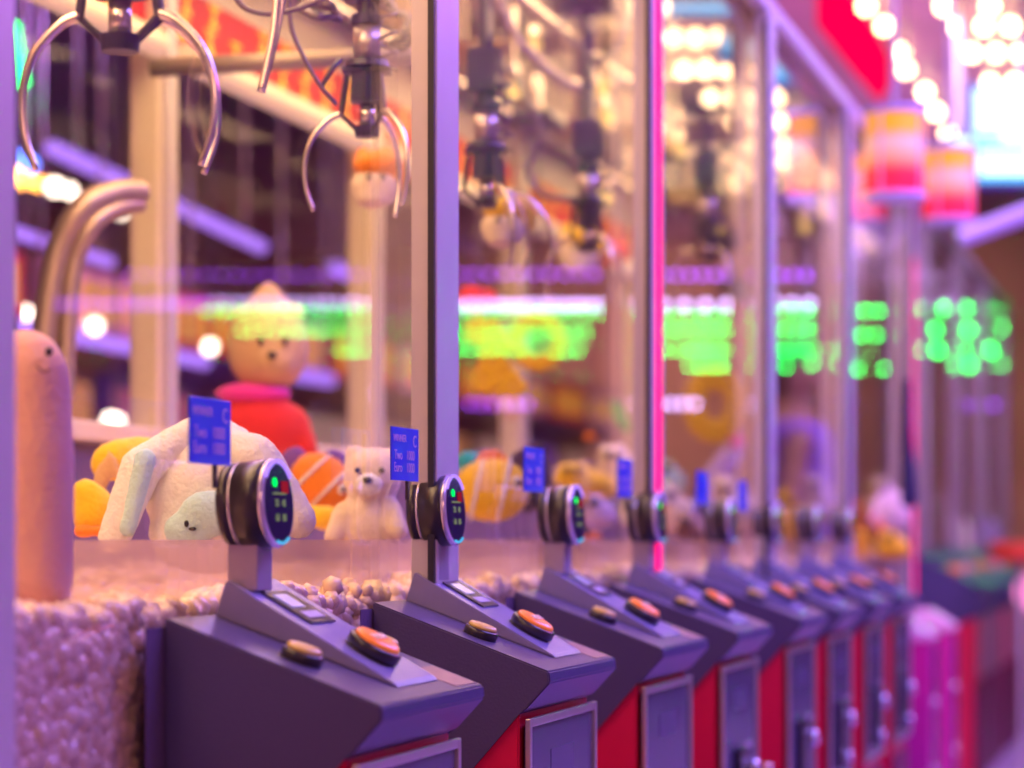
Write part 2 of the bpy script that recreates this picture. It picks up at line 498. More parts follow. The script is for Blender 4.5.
def pedestal():
    t = empty('control_pedestal', (-GP, 2.32, 0), '', 'control pedestal', 'dark control pedestals along the glass')
    w = .1655; wl = .170
    # red lower body
    body = prism([(.0032, .02), (LX(.752), .02), (LX(.752), CAMZ - .200), (.0032, CAMZ - .40)], -w + .002, w - .002, .002)
    obj('body', body, M_RED, t)
    obj('wall_plate', box(.0015, .003, -w - .045, w + .03, .55, .968, .001), mat('purple_mounting_plate', (.13, .08, .17), .22, bump=.4, bscale=70), t)
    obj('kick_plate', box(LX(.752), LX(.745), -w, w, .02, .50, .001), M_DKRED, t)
    # tray / wedge-shaped hood
    poly = [(.0035, .976), (LX(.715), TZ(.715)), (LX(.7135), TZ(.715) - .013), (LX(.744), TZ(.715) - .046), (LX(.752), CAMZ - .2005), (.0035, CAMZ - .405)]
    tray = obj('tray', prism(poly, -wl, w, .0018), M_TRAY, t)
    # raised centre console
    y0, y1 = -.05, .082
    pw = [(.005, TZ(.925) + .002), (.016, CAMZ - .041), (LX(.742), TZ(.742) + .004), (LX(.738), TZ(.738) + .0008)]
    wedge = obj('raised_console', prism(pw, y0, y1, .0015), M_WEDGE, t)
    # slope frame of the wedge top
    A = Vector((.016, 0, CAMZ - .041)); B = Vector((LX(.742), 0, TZ(.742) + .004)); d = (B - A).normalized(); ang = math.atan2(-(B.z - A.z), (B.x - A.x))
    L = (B - A).length; nrm = Vector((-d.z, 0, d.x))

    def onw(s, y, h=0):
        q = A + d * s + nrm * h; return Vector((q.x, y, q.z))

    def slopebox(s0, s1, ya, yb, h0, h1, bm=None):
        bm = bm or bmesh.new(); vs = []
        for s in (s0, s1):
            for y in (ya, yb):
                for h in (h0, h1): vs.append(bm.verts.new(onw(s, y, h)))
        for f in ((0, 1, 3, 2), (4, 6, 7, 5), (0, 4, 5, 1), (2, 3, 7, 6), (0, 2, 6, 4), (1, 5, 7, 3)): bm.faces.new([vs[i] for i in f])
        return bm
    sl = obj('display_slot', slopebox(.028, .088, -.018, .052, .0004, .0022), M_BLK, t)
    sb = slopebox(.036, .060, -.008, .028, .0024, .0034)
    obj('display', sb, mat('slot_display', (.35, .3, .6), .15, emit=(.4, .35, .95), es=.35), sl)
    obj('slot_label', slopebox(.068, .080, -.008, .040, .0024, .0030), mat('pale_label', (.55, .5, .75), .3), sl)
    # push buttons
    def button(s_c, y, r, base, cap, capname, fx=None):
        """disc button normal to its surface"""
        c, n = s_c
        bt = obj('button_housing', lathe([(r * .9, 0), (r, .002), (r, .010), (r * .93, .0125), (r * .86, .0125)], c, n, 36), base, t, True)
        obj('button_cap', lathe([(r * .84, 0), (r * .84, .003), (r * .76, .0052), (r * .45, .0060), (r * .1, .0062)], c + n * .0122, n, 36), cap, bt, True)
        return bt
    cO = onw(.147, .012, .0005); b1 = button((cO, nrm), 0, .0285, M_BLK, M_ORANGE, 'cap')
    bt_rot = Matrix(((0, -d.x, nrm.x), (1, 0, 0), (0, -d.z, nrm.z))).to_euler()
    tx = text('push_lettering', 'PUSH', .014, cO + nrm * .0190, bt_rot, M_WHITE, b1, .0006)
    tn = Vector((.333, 0, .943)).normalized()
    def ont(p, y, h=0): return Vector((LX(p), y, TZ(p))) + tn * (h - .001)
    button((ont(.815, -.110), tn), 0, .0205, M_BLK, M_GOLD, 'cap')
    button((ont(.815, .122), tn), 0, .0205, M_BLK, M_GOLD, 'cap')
    # speckle stickers on the tray front corner
    def traybox(pa, pb, ya, yb, h, m, name):
        bm = bmesh.new(); vs = [bm.verts.new(ont(p, y, hh)) for p in (pa, pb) for y in (ya, yb) for hh in (.0012, h)]
        for f in ((0, 1, 3, 2), (4, 6, 7, 5), (0, 4, 5, 1), (2, 3, 7, 6), (0, 2, 6, 4), (1, 5, 7, 3)): bm.faces.new([vs[i] for i in f])
        return obj(name, bm, m, tray)
    traybox(.790, .722, .088, .158, .0018, mat('worn_brown_sticker', (.34, .2, .2), .35, var=.3), 'sticker')
    # card reader
    rd = obj('reader_column', box(.010, .042, -.032, .010, CAMZ - .052, CAMZ + .004, .002), M_BRACK, t)
    # drum: axis along +x, slightly tilted up
    ax = Vector((1, 0, .06)).normalized(); c0 = Vector((.007, -.014, CAMZ + .031))
    R = .0435
    rr = lambda prof: lathe(prof, c0, ax, 56)
    drum = obj('card_reader', rr([(R * .80, -.002), (R * .93, .0), (R * .97, .004), (R * .97, .012)]), M_BLK, t, True)
    obj('silver_band', rr([(R * .90, .0122), (R * .985, .0125), (R * .985, .0148), (R * .9, .0152)]), M_SILVER, drum, True)
    obj('drum_shell', rr([(R * .9, .0154), (R, .0158), (R * 1.0, .040), (R * .97, .0435), (R * .9, .0437)]), M_BLK, drum, True)
    rim = obj('rim_ring', rr([(R * .955, .0438), (R * 1.0, .0442), (R * 1.01, .047), (R * .98, .050), (R * .90, .0505)]), M_SILVER, drum, True)
    face = obj('reader_face', rr([(R * .90, .0506), (R * .88, .0512), (R * .2, .0516)]), mat('glossy_screen', (.03, .02, .07), .12), drum, False)
    u = Vector((0, 1, 0)); v = ax.cross(u) * 1; v = Vector((-ax.z, 0, ax.x))
    def fr(y, z, h=.0525): return c0 + ax * h + u * y + v * z
    def facebox(ya, yb, za, zb, m, name, h=.0518):
        bm = bmesh.new(); vs = [bm.verts.new(fr(y, z, hh)) for y in (ya, yb) for z in (za, zb) for hh in (h, h + .0008)]
        for f in ((0, 1, 3, 2), (4, 6, 7, 5), (0, 4, 5, 1), (2, 3, 7, 6), (0, 2, 6, 4), (1, 5, 7, 3)): bm.faces.new([vs[i] for i in f])
        return obj(name, bm, m, drum)
    obj('green_indicator', lathe([(.0045, 0), (.0045, .001), (.003, .0014)], fr(-.012, .0205, .0518), ax, 16), E_GDOT, drum)
    facebox(.006, .024, .010, .022, E_RDR, 'red_mark')
    facebox(-.018, .016, .0085, .0105, E_DIG, 'text_line')
    ft = Matrix(((0, -ax.z, ax.x), (1, 0, 0), (0, ax.x, ax.z))).to_euler()
    for (yy, zz, s_) in ((-.009, .000, '20'), (.010, .000, '40'), (-.009, -.0145, '60'), (.010, -.0145, '80')):
        text('keypad_digit', s_, .0105, fr(yy, zz, .0522), ft, E_DIG, drum, .0002)
    # purple highlight on the rim, put in as a glowing arc
    bm = tube([fr(R * .96 * math.sin(a), R * .96 * math.cos(a), .0512) for a in [x * .1 for x in range(-9, 10)]], .0019, 8, k=1)
    obj('rim_highlight', bm, E_BRIM, drum)
    bm = tube([fr(R * .90 * math.sin(a), -R * .90 * math.cos(a), .052) for a in [x * .1 for x in range(-3, 6)]], .0016, 8, k=1)
    obj('lower_rim_light', bm, E_CRIM, drum)
    # coin door on the front
    fx = LX(.7445)
    fr_ = bmesh.new()
    bx(fr_, fx, fx + .006, -w + .001, -w + .011, .53, .843, .001); bx(fr_, fx, fx + .006, w - .011, w - .001, .53, .843, .001)
    bx(fr_, fx, fx + .006, -w + .0115, w - .0115, .833, .843, .001); bx(fr_, fx, fx + .006, -w + .0115, w - .0115, .53, .54, .001)
    fo = obj('door_frame', fr_, M_FRAME, t)
    door = obj('coin_door', box(fx - .004, fx + .002, -w + .012, w - .012, .541, .832), M_PANEL, t)
    obj('door_crest', box(fx + .0021, fx + .0026, -.055, .055, .765, .800), mat('faint_crest', (.10, .085, .16), .3), door)
    cm = bmesh.new(); bx(cm, fx + .0022, fx + .013, -.05, .045, .56, .70, .003)
    obj('coin_mechanism', cm, M_BLK, door)
    obj('coin_slot_plate', box(fx + .0135, fx + .02, -.045, .03, .702, .710, .001), M_SILVER, door)
    cb = bmesh.new(); ell(cb, (fx + .018, .055, .66), (.012, .014, .018), seg=12); ell(cb, (fx + .018, .02, .58), (.01, .012, .014), seg=12)
    obj('return_lever', cb, M_SILVER, door)
    lb = lathe([(.009, 0), (.009, .004), (.006, .007)], (fx - .035, w * 0 - w - .0005, .62), (0, -1, 0), 16)
    obj('side_lock', lb, M_STEEL, t)
    return t


PL = ['nearest and largest dark control pedestal, front left, below the white bunny',
      'second dark control pedestal, its round reader in front of the lilac post',
      'third dark control pedestal from the left, reader below the clownfish plush side',
      'fourth dark control pedestal, its reader covering the nearer pink lit post',
      'fifth dark control pedestal from the left, first one showing a red lit flank',
      'sixth dark control pedestal from the left, three before the last',
      'seventh dark control pedestal from the left, teal glow on its tray',
      'eighth and farthest dark control pedestal of the near row']
ys = [2.32, 2.925, 3.545, 4.13, 4.80, 5.34, 5.93, 6.50]
proto = pedestal()
for i, y in enumerate(ys):
    o = proto if i == 0 else copy_tree(proto)
    o.location = (-GP + .0005 + (.036 if False else 0), y, 0); o['label'] = PL[i]

# price signs on the glass
SGL = ['blue price card hanging above the nearest round reader, over the white bunny', 'blue price card left of the lilac post, above the cream bear',
       'blue price card in front of the dark round plush', 'small blue price card left of the nearer pink lit post',
       'tiny blue price card right of the nearer pink lit post', 'sixth and farthest blue price card']


def sign(i, xl, xr, yt, yb):
    A = onp(xl, yt, .900); B = onp(xr, yb, .900)
    hw = (B.y - A.y) / 2; cz = (A.z + B.z) / 2; hh = .031
    t = empty('price_sign', (-.900, (A.y + B.y) / 2, cz), SGL[i], 'sign', 'blue price cards on the glass')
    obj('card', box(0, .002, -hw, hw, -hh, hh, .0004), M_SIGN, t)
    obj('stem', box(-.004, -.0005, hw * .35, hw * .35 + .005, -hh - .022, hh * .8), M_BLK, t)
    if i < 4:
        for (s, yy, z, sz, al) in (('WINNER', -hw * .9, hh * .58, .0125, 'LEFT'), ('C', hw * .55, hh * .5, .02, 'LEFT'), ('Two', -hw * .82, -hh * .05, .016, 'LEFT'), ('1000', hw * .05, -hh * .05, .016, 'LEFT'),
                                   ('Euro', -hw * .85, -hh * .52, .016, 'LEFT'), ('1000', hw * .05, -hh * .52, .016, 'LEFT')):
            text('lettering', s, sz, (.0024, yy, z), FACE_AISLE, M_SIGNTXT, t, .0002, al, sx=min(1, hw / .036))
    return t


for i, a in enumerate([(188, 229, 401, 461), (390, 417, 430, 478), (523, 543, 449, 490), (617, 631, 462, 494), (696, 707, 474, 502), (738, 746, 484, 508)]): sign(i, *a)


# ------------------------------------------------------------------ claws
def claw(angs):
    """origin at the foot centre, claw hangs down from z=+0.6"""
    t = empty('claw_crane', (0, 0, 0), '', 'claw', 'crane claws hanging in the cabinets')
    s = 1.0
    foot = bmesh.new(); cyl(foot, (0, 0, 0), (0, 0, .013), .015, .017, 20); obj('foot_plate', foot, M_MECH, t)
    pl = bmesh.new(); cyl(pl, (0, 0, .0132), (0, 0, .042), .0095, n=20); obj('plunger', pl, M_STEEL, t, True)
    cg = bmesh.new(); cyl(cg, (0, 0, .044), (0, 0, .080), .024, .022, 6); bx(cg, -.031, .031, -.016, .016, .0805, .088, .001)
    cyl(cg, (0, 0, .0885), (0, 0, .096), .030, .028, 24); obj('collar', cg, M_MECH, t)
    sl = bmesh.new(); cyl(sl, (0, 0, .0965), (0, 0, .142), .0175, n=24); obj('solenoid', sl, M_SOL, t, True)
    cp = bmesh.new(); cyl(cp, (0, 0, .1425), (0, 0, .155), .020, n=24); cyl(cp, (0, 0, .1555), (0, 0, .19), .013, n=16); bx(cp, -.028, .024, -.02, .02, .172, .235, .003)
    obj('head_block', cp, M_MECH, t)
    rod = bmesh.new(); cyl(rod, (0, 0, .2355), (0, 0, .42), .0105, n=14); obj('drop_tube', rod, M_MECH, t)
    # coiled cable beside the head
    pts = [(.026 + .012 * math.cos(k * .9), .012 * math.sin(k * .9), .085 + k * .0035) for k in range(36)]
    obj('coiled_cable', tube(pts, .0022, 6, k=2), M_CABLE, t)
    for k in range(3):
        a = math.radians(angs[k]); ux, uy = math.cos(a), math.sin(a)
        P = lambda r, z: (ux * r, uy * r, z)
        arm = tube([P(.033, .030), P(.050, .022), P(.070, .000), P(.080, -.030), P(.079, -.064), P(.069, -.094)], lambda q: .0046 - .0016 * q, 8)
        ao = obj('claw_arm', arm, M_STEEL, t, True)
        hg = bmesh.new(); cyl(hg, P(.026, .078), P(.034, .026), .0042, n=8); cyl(hg, P(.012, .008), P(.033, .028), .003, n=8)
        obj('arm_hinge', hg, M_MECH, ao)
    return t


CL = ['nearest crane claw, top left, cropped, with one arm curling to the left edge',
      'black crane claw with silver coil hanging left of the lilac post', 'crane claw just right of the lilac post above the yellow capped toy',
      'dim crane claw left of the nearer pink lit post', 'blurred crane claw right of the nearer pink lit post']
for i, (x, y, Z, rz) in enumerate([(120, 52, 2.45, 8), (367, 137, 3.35, -12), (486, 208, 3.9, 60), (588, 252, 4.7, 0), (708, 262, 5.8, 30)]):
    o = claw([(174, 22, -14), (176, -48, 62), (170, -60, 40), (160, -60, 40), (160, -60, 40)][i])
    q = at(x, y, Z); o.location = q; o.rotation_euler = (0, 0, TH); o['label'] = CL[i]
    s = 1.22 if i == 0 else 1.05; o.scale = (s, s, s)
# gantry carriages above the claws
for i, (x, Z, lab) in enumerate([(367, 3.35, 'black gantry carriage above the claw left of the lilac post'), (486, 3.9, 'dark gantry carriage above the claw right of the lilac post'),
                            (588, 4.7, 'dark gantry carriage left of the nearer pink lit post'), (708, 5.8, 'blurred gantry carriage right of the nearer pink lit post')]):
    q = at(x, 0, Z); t = empty('gantry_carriage', (q.x, q.y, 2.04), lab, 'gantry', 'gantry carriages under the lids')
    zz = at(x, [137, 208, 252, 262][i], Z).z + .42
    b = bmesh.new(); bx(b, -.05, .05, -.045, .045, .0, .06, .004); bx(b, -.03, .06, -.07, -.047, .01, .045, .003); obj('motor_box', b, M_MECH, t)
    b = bmesh.new(); cyl(b, (-.35, 0, .08), (.16, 0, .08), .008, n=10); cyl(b, (-.35, .03, .08), (.16, .03, .08), .008, n=10); obj('cross_rod', b, M_STEEL, t)
    b = bmesh.new(); cyl(b, (0, 0, min(zz - 2.04, -.01)), (0, 0, -.001), .012, n=12); obj('mast', b, M_MECH, t)
    b = tube([(.05, -.02, .02), (.09, -.08, -.05), (.06, -.14, -.12), (-.02, -.1, -.06), (-.04, -.03, -.005)], .004, 8); obj('drooping_cable', b, M_CABLE, t)
# cables and hanging rods near claw two
for nm, pts, r, m, lab in [
    ('hanging_arm', [at(278, -12, 3.1), at(274, 30, 3.1), at(268, 62, 3.1), at(261, 92, 3.1)], .0055, M_STEEL, 'straight shiny rod hanging left of the black crane claw'),
    ('hanging_arm', [at(285, -12, 3.12), at(278, 30, 3.12), at(271, 62, 3.12), at(262, 88, 3.12)], .0035, M_STEEL, 'thin shiny rod hanging beside the thicker rod'),
    ('power_cable', [at(232, -8, 3.2), at(245, 8, 3.2), at(270, 14, 3.2), at(300, 8, 3.2), at(330, -4, 3.2)], .0035, M_CABLE, 'dark cable looping at the top above the red marquee'),
    ('power_cable', [at(288, -5, 3.25), at(292, 30, 3.25), at(306, 62, 3.25), at(322, 88, 3.25), at(336, 104, 3.28)], .003, M_CABLE, 'dark cable running down to the black crane claw'),
    ('power_cable', [at(322, 86, 3.28), at(333, 68, 3.28), at(340, 60, 3.3)], .0035, M_MECH, 'short black cable at the side of the black crane claw'),
    ('cable_bundle', [at(300, 8, 3.35), at(318, 17, 3.3), at(335, 14, 3.35), at(328, 4, 3.3), at(305, 4, 3.4), at(312, 12, 3.36), at(340, 20, 3.38)], .0055, M_CABLE, 'tangled cable bundle beside the head of the black crane claw'),
    ('cable_bundle', [at(385, -5, 3.7), at(396, 12, 3.7), at(408, 18, 3.7), at(402, 38, 3.7), at(390, 44, 3.7), at(404, 48, 3.7), at(412, 30, 3.7)], .006, M_MECH, 'tangled dark cables next to the lilac post at the top'),
    ('gantry_arm', [at(498, -5, 4.6), at(520, 40, 4.7), at(560, 78, 4.9), at(580, 88, 5.0)], .008, M_STEEL, 'slanting grey rod at the top between the two middle claws'),
    ('cable_loop', [at(505, 60, 4.9), at(522, 90, 4.9), at(540, 130, 4.9), at(528, 170, 4.9), at(545, 195, 4.9), at(580, 200, 4.9)], .006, M_CABLE, 'looping grey cable behind the yellow capped toy'),
    ('metal_hook', [at(508, 190, 4.0), at(530, 200, 4.0), at(546, 220, 4.0), at(552, 245, 4.0), at(548, 265, 4.0)], .0042, M_STEEL, 'curved silver claw finger right of the yellow capped toy')]:
    tag(obj({'hanging_arm': 'hanging_rod', 'gantry_arm': 'slanting_rod'}.get(nm, nm), tube(pts, r, 10), m, None, True), lab, nm.replace('_', ' ').split()[-1])
# a clutter of reflective ducts and lamps under the lids farther down
for i, (x, y, Z, sx, sy) in enumerate([(505, 40, 5.6, .13, .05), (540, 120, 6.0, .10, .03), (560, 18, 6.2, .16, .04), (612, 150, 6.4, .05, .08), (690, 200, 7.0, .1, .05), (720, 240, 7.2, .08, .05), (670, 150, 6.6, .08, .04), (735, 290, 7.6, .06, .06)]):
    q = at(x, y, Z); t = empty('drive_unit', q, ['grey drive unit high behind the middle claws', 'slim dark drive unit behind the yellow capped toy', 'wide drive unit at the top left of the pink lit post', 'upright drive unit beside the nearer pink lit post',
        'drive unit glimpsed right of the nearer pink lit post', 'far small drive unit above the flower ring', 'drive unit under the reflected bulbs', 'lowest far drive unit above the flower ring'][i], 'drive unit')
    obj('housing', box(-sx / 2, sx / 2, -.08, .08, -sy / 2, sy / 2, .006), M_MECH if i % 2 else M_MIRROR, t)
    b = bmesh.new(); cyl(b, (0, -.02, sy / 2 + .0005), (0, -.02, max(.05, 2.17 - q.z)), .01, n=10); obj('hanger', b, M_STEEL, t)
WS = [(535, 45, 5.4), (607, 117, 5.6), (603, 88, 5.6), (515, 90, 5.2), (680, 150, 6.4), (711, 187, 6.8), (716, 229, 7.0), (608, 198, 5.8), (806, 228, 7.6), (860, 239, 7.9), (872, 248, 7.9), (824, 212, 7.7), (597, 198, 5.9), (641, 40, 5.6)]
WL = ['left of the slanting rod', 'left of the nearer pink lit post, lower of two', 'left of the nearer pink lit post, upper of two', 'behind the right middle claw', 'right of the pink lit post', 'left of the second lilac post, upper', 'left of the second lilac post, lower',
      'above the red and yellow toy', 'left below the drum lanterns', 'below the large drum lantern, left of a pair', 'below the large drum lantern, right of a pair', 'right of the slim lilac post', 'beside the red and yellow toy', 'close to the top of the pink lit post']
M_WLMP = emis('small_warm_lamp', (1, .60, .15), 2.4)
for (x, y, Z), l in zip(WS, WL):
    q = at(x, y, Z); t = empty('spot_lamp', q, 'small warm spot lamp ' + l, 'lamp', 'small warm lamps under the lids')
    b = bmesh.new(); ell(b, (0, 0, 0), (.016, .016, .02), seg=12); obj('bulb', b, M_WLMP, t)
    b = bmesh.new(); cyl(b, (0, 0, .021), (0, 0, .05), .014, .01, 12); cyl(b, (0, 0, .0505), (0, 0, max(.07, 2.17 - q.z)), .004, n=8); obj('lamp_socket', b, M_STEEL, t)

# ------------------------------------------------------------------ plush toys
def fur(name, col, var=.08): return mat(name, col, .85, sheen=.35, bump=.6, bscale=180, var=var, spec=.15)


F_PINK = fur('pink_velour', (.95, .50, .40)); F_WHITE = fur('white_fur', (.86, .84, .82)); F_BLUE = fur('pale_blue_fur', (.50, .74, .78))
F_YEL = fur('yellow_fur', (.98, .62, .02)); F_ORG = fur('orange_fur', (.95, .28, .02)); F_CRM = fur('cream_fur', (.90, .74, .58))
F_TAN = fur('tan_fur', (.72, .46, .24)); F_REDF = fur('red_fur', (.85, .04, .04)); F_MAG = fur('magenta_fur', (.95, .05, .45))
F_PUR = fur('violet_fur', (.22, .10, .42)); F_DKB = fur('dark_navy_fur', (.06, .03, .10)); F_TEAL = fur('teal_fur', (.02, .45, .55)); F_LIL = fur('lilac_fur', (.62, .45, .80))
F_BRN = fur('brown_fur', (.25, .10, .06)); F_EYE = mat('black_bead_eye', (.01, .01, .015), .1)
RG = Vector((CS, SN, 0)); FW = Vector((-SN, CS, 0)); UP = Vector((0, 0, 1))


def toy(name, x, y, Z, label, cat='plush toy', group=None):
    return empty(name, at(x, y, Z), label, cat, group, TH)
# in a toy's frame: x = right in view, y = away, z = up; k = metres per pixel at its distance


# long pink plush
k = 2.25 / F
t = toy('long_plush', 30, 600, 2.25, 'tall smooth pink plush standing at the left edge, small black eye', 'plush toy')
blob('body', [((0, 0, 20 * k), (0, 0, 150 * k), 45 * k, 46 * k), ((0, 0, 150 * k), (-1 * k, 0, 222 * k), 45 * k, 43 * k), ((-4 * k, 0, 232 * k), (40 * k, 38 * k, 40 * k))], F_PINK, t, .0045, 0, 25)
b = bmesh.new(); ell(b, (25 * k, -33 * k, 246 * k), (4 * k, 3 * k, 5 * k), seg=12); obj('eye', b, F_EYE, t)
b = tube([(14 * k, -40 * k, 232 * k), (20 * k, -38 * k, 226 * k), (27 * k, -34 * k, 228 * k)], .0008, 6); obj('mouth', b, F_BRN, t)
# white bunny
k = 3.0 / F
t = toy('bunny_plush', 205, 560, 3.0, 'large white bunny plush slumped with drooping ears and pale blue inner ears')
blob('head', [((0, 30 * k, 72 * k), (66 * k, 55 * k, 74 * k)), ((0, 20 * k, 25 * k), (60 * k, 50 * k, 40 * k)), ((20 * k, -10 * k, 40 * k), (42 * k, 30 * k, 30 * k))], F_WHITE, t, .006, .004)
blob('left_ear', [((-10 * k, 5 * k, 130 * k), (-62 * k, -10 * k, 92 * k), 16 * k, 22 * k), ((-62 * k, -10 * k, 92 * k), (-88 * k, -22 * k, 22 * k), 22 * k, 17 * k)], F_WHITE, t, .006, .004)
blob('inner_ear', [((-56 * k, -26 * k, 100 * k), (-72 * k, -36 * k, 30 * k), 12 * k, 9 * k)], F_BLUE, t, .005, .002)
blob('right_ear', [((-4 * k, 5 * k, 124 * k), (50 * k, -6 * k, 98 * k), 16 * k, 28 * k), ((50 * k, -6 * k, 98 * k), (94 * k, -12 * k, 40 * k), 28 * k, 20 * k)], F_WHITE, t, .006, .004)
blob('muzzle', [((10 * k, -38 * k, 46 * k), (32 * k, 14 * k, 24 * k)), ((-12 * k, -36 * k, 30 * k), (26 * k, 14 * k, 20 * k))], F_BLUE, t, .005, .002)
b = bmesh.new(); ell(b, (-12 * k, -50 * k, 36 * k), (2.5 * k, 2 * k, 3.5 * k), seg=10); ell(b, (-6 * k, -51 * k, 31 * k), (4 * k, 2 * k, 2 * k), seg=10); obj('nose', b, F_EYE, t)
# yellow plush behind
k = 3.3 / F
t = toy('lion_plush', 125, 500, 3.3, 'crumpled yellow plush with orange folds left of the white bunny')
blob('body', [((0, 0, 40 * k), (32 * k, 26 * k, 22 * k)), ((-18 * k, -8 * k, 36 * k), (16 * k, 14 * k, 20 * k)), ((14 * k, 0, 50 * k), (26 * k, 20 * k, 14 * k))], F_YEL, t, .007, .004)
blob('mane', [((-20 * k, -18 * k, 22 * k), (9 * k, 8 * k, 24 * k), (0, .3, 0)), ((-6 * k, -24 * k, 34 * k), (5 * k, 5 * k, 20 * k), (0, -.4, 0))], F_TAN, t, .006)
t = toy('chick_plush', 92, 535, 3.2, 'small bright orange plush between pink plush and white bunny'); k = 3.2 / F
blob('body', [((0, 0, 25 * k), (24 * k, 20 * k, 26 * k)), ((-6 * k, -4 * k, 42 * k), (16 * k, 16 * k, 15 * k))], F_YEL, t, .006, .003)
blob('feet', [((-6 * k, -14 * k, 4 * k), (12 * k, 10 * k, 8 * k)), ((12 * k, -12 * k, 4 * k), (10 * k, 10 * k, 7 * k))], F_ORG, t, .005)
# tan bear hanging with red body
k = 4.3 / F
t = toy('bear_plush', 262, 440, 4.3, 'big tan bear plush with pointed hat behind the nearest price card')
blob('head', [((6 * k, 0, 92 * k), (42 * k, 34 * k, 46 * k)), ((6 * k, 0, 130 * k), (6 * k, 0, 158 * k), 22 * k, 4 * k), ((-24 * k, 0, 124 * k), (12 * k, 9 * k, 12 * k)), ((34 * k, 0, 126 * k), (12 * k, 9 * k, 12 * k)), ((14 * k, -22 * k, 76 * k), (22 * k, 18 * k, 18 * k))], F_TAN, t, .009, .004)
blob('collar', [((-8 * k, -4 * k, 46 * k), (40 * k, 30 * k, 12 * k))], F_MAG, t, .008)
blob('body', [((-6 * k, 0, 14 * k), (50 * k, 34 * k, 36 * k)), ((34 * k, 0, 20 * k), (46 * k, 0, -10 * k), 14 * k, 12 * k), ((-44 * k, 0, 20 * k), (-54 * k, 0, -14 * k), 14 * k, 12 * k)], F_REDF, t, .009, .003)
b = bmesh.new(); ell(b, (2 * k, -34 * k, 96 * k), (3 * k, 3 * k, 4 * k), seg=10); ell(b, (26 * k, -34 * k, 96 * k), (3 * k, 3 * k, 4 * k), seg=10); ell(b, (14 * k, -41 * k, 82 * k), (5 * k, 3 * k, 4 * k), seg=10); obj('face_beads', b, F_EYE, t)


def striped(x, y, Z, r, label, name='clownfish_plush', cols=(F_ORG, F_WHITE, F_PUR), rot=0.):
    k = Z / F; t = toy(name, x, y, Z, label); r *= k
    t.rotation_euler.y = rot
    blob('body', [((0, 0, 0), (r * 1.15, r * .75, r * .95))], cols[0], t, max(.006, k * 3), .003)
    for q, xx in (('white_band', -.45), ('white_band', .35)):
        bm = bmesh.new(); ell(bm, (xx * r, 0, 0), (r * .13, r * .76 * math.sqrt(1 - (xx / 1.15) ** 2) + .004, r * .97 * math.sqrt(1 - (xx / 1.15) ** 2) + .004), (0, .2, 0)); obj(q, bm, cols[1], t)
    bm = bmesh.new(); ell(bm, (0 * r, 0, r * .75), (r * .5, r * .12, r * .45)); ell(bm, (-r * 1.2, 0, 0), (r * .4, r * .12, r * .55)); obj('fins', bm, cols[2], t)
    bm = bmesh.new(); ell(bm, (r * .72, -r * .55, r * .2), (r * .16, r * .12, r * .2)); e = obj('eye_white', bm, F_WHITE, t)
    bm = bmesh.new(); ell(bm, (r * .78, -r * .68, r * .2), (r * .08, r * .06, r * .1)); obj('pupil', bm, F_EYE, e)
    return t


striped(322, 482, 3.75, 30, 'orange plush with violet and white stripes left of the cream bear', rot=.6)
b = toy('ball_plush', 318, 518, 3.7, 'yellow round plush foot poking out left of the cream bear'); k = 3.7 / F
blob('body', [((8 * k, 0, 0), (18 * k, 16 * k, 13 * k)), ((-6 * k, 0, 6 * k), (10 * k, 9 * k, 9 * k))], F_YEL, b, .006, .002)
# cream bear
k = 3.35 / F
t = toy('cub_plush', 368, 545, 3.35, 'cream bear cub plush half sunk in the stones left of the lilac post')
blob('body', [((0, 0, 18 * k), (32 * k, 26 * k, 34 * k)), ((4 * k, 0, 68 * k), (30 * k, 26 * k, 30 * k)), ((-14 * k, 0, 92 * k), (11 * k, 8 * k, 10 * k)), ((26 * k, 0, 90 * k), (11 * k, 8 * k, 10 * k)), ((-24 * k, -10 * k, 34 * k), (-34 * k, -22 * k, 8 * k), 11 * k, 10 * k), ((24 * k, -10 * k, 36 * k), (32 * k, -24 * k, 14 * k), 11 * k, 10 * k)], F_CRM, t, .006, .004)
blob('muzzle', [((2 * k, -26 * k, 60 * k), (16 * k, 9 * k, 12 * k))], F_WHITE, t, .005, .001)
b = bmesh.new(); ell(b, (-9 * k, -26 * k, 74 * k), (3 * k, 2 * k, 3 * k), seg=10); ell(b, (15 * k, -26 * k, 74 * k), (3 * k, 2 * k, 3 * k), seg=10); ell(b, (2 * k, -36 * k, 64 * k), (5 * k, 3 * k, 3.5 * k), seg=10); obj('face_beads', b, F_EYE, t)
# clownfish behind the lilac post
striped(492, 490, 4.0, 34, 'round orange and yellow clownfish plush right of the lilac post', cols=(F_YEL, F_WHITE, F_ORG))
t = toy('helmet_plush', 528, 480, 4.2, 'dark round plush behind the third price card'); k = 4.2 / F
blob('body', [((0, 0, 0), (26 * k, 22 * k, 34 * k)), ((10 * k, 0, 28 * k), (10 * k, 8 * k, 14 * k), (0, .5, 0))], F_DKB, t, .008, .003)
b = bmesh.new(); ell(b, (6 * k, -20 * k, 10 * k), (5 * k, 3 * k, 6 * k), seg=12); obj('eye', b, F_WHITE, t)
b = toy('cap_plush', 470, 462, 4.3, 'small teal plush poking out behind the lilac post'); k = 4.3 / F
blob('body', [((0, 0, 0), (16 * k, 14 * k, 12 * k)), ((4 * k, 0, -18 * k), (14 * k, 12 * k, 16 * k))], F_TEAL, b, .007, .002)
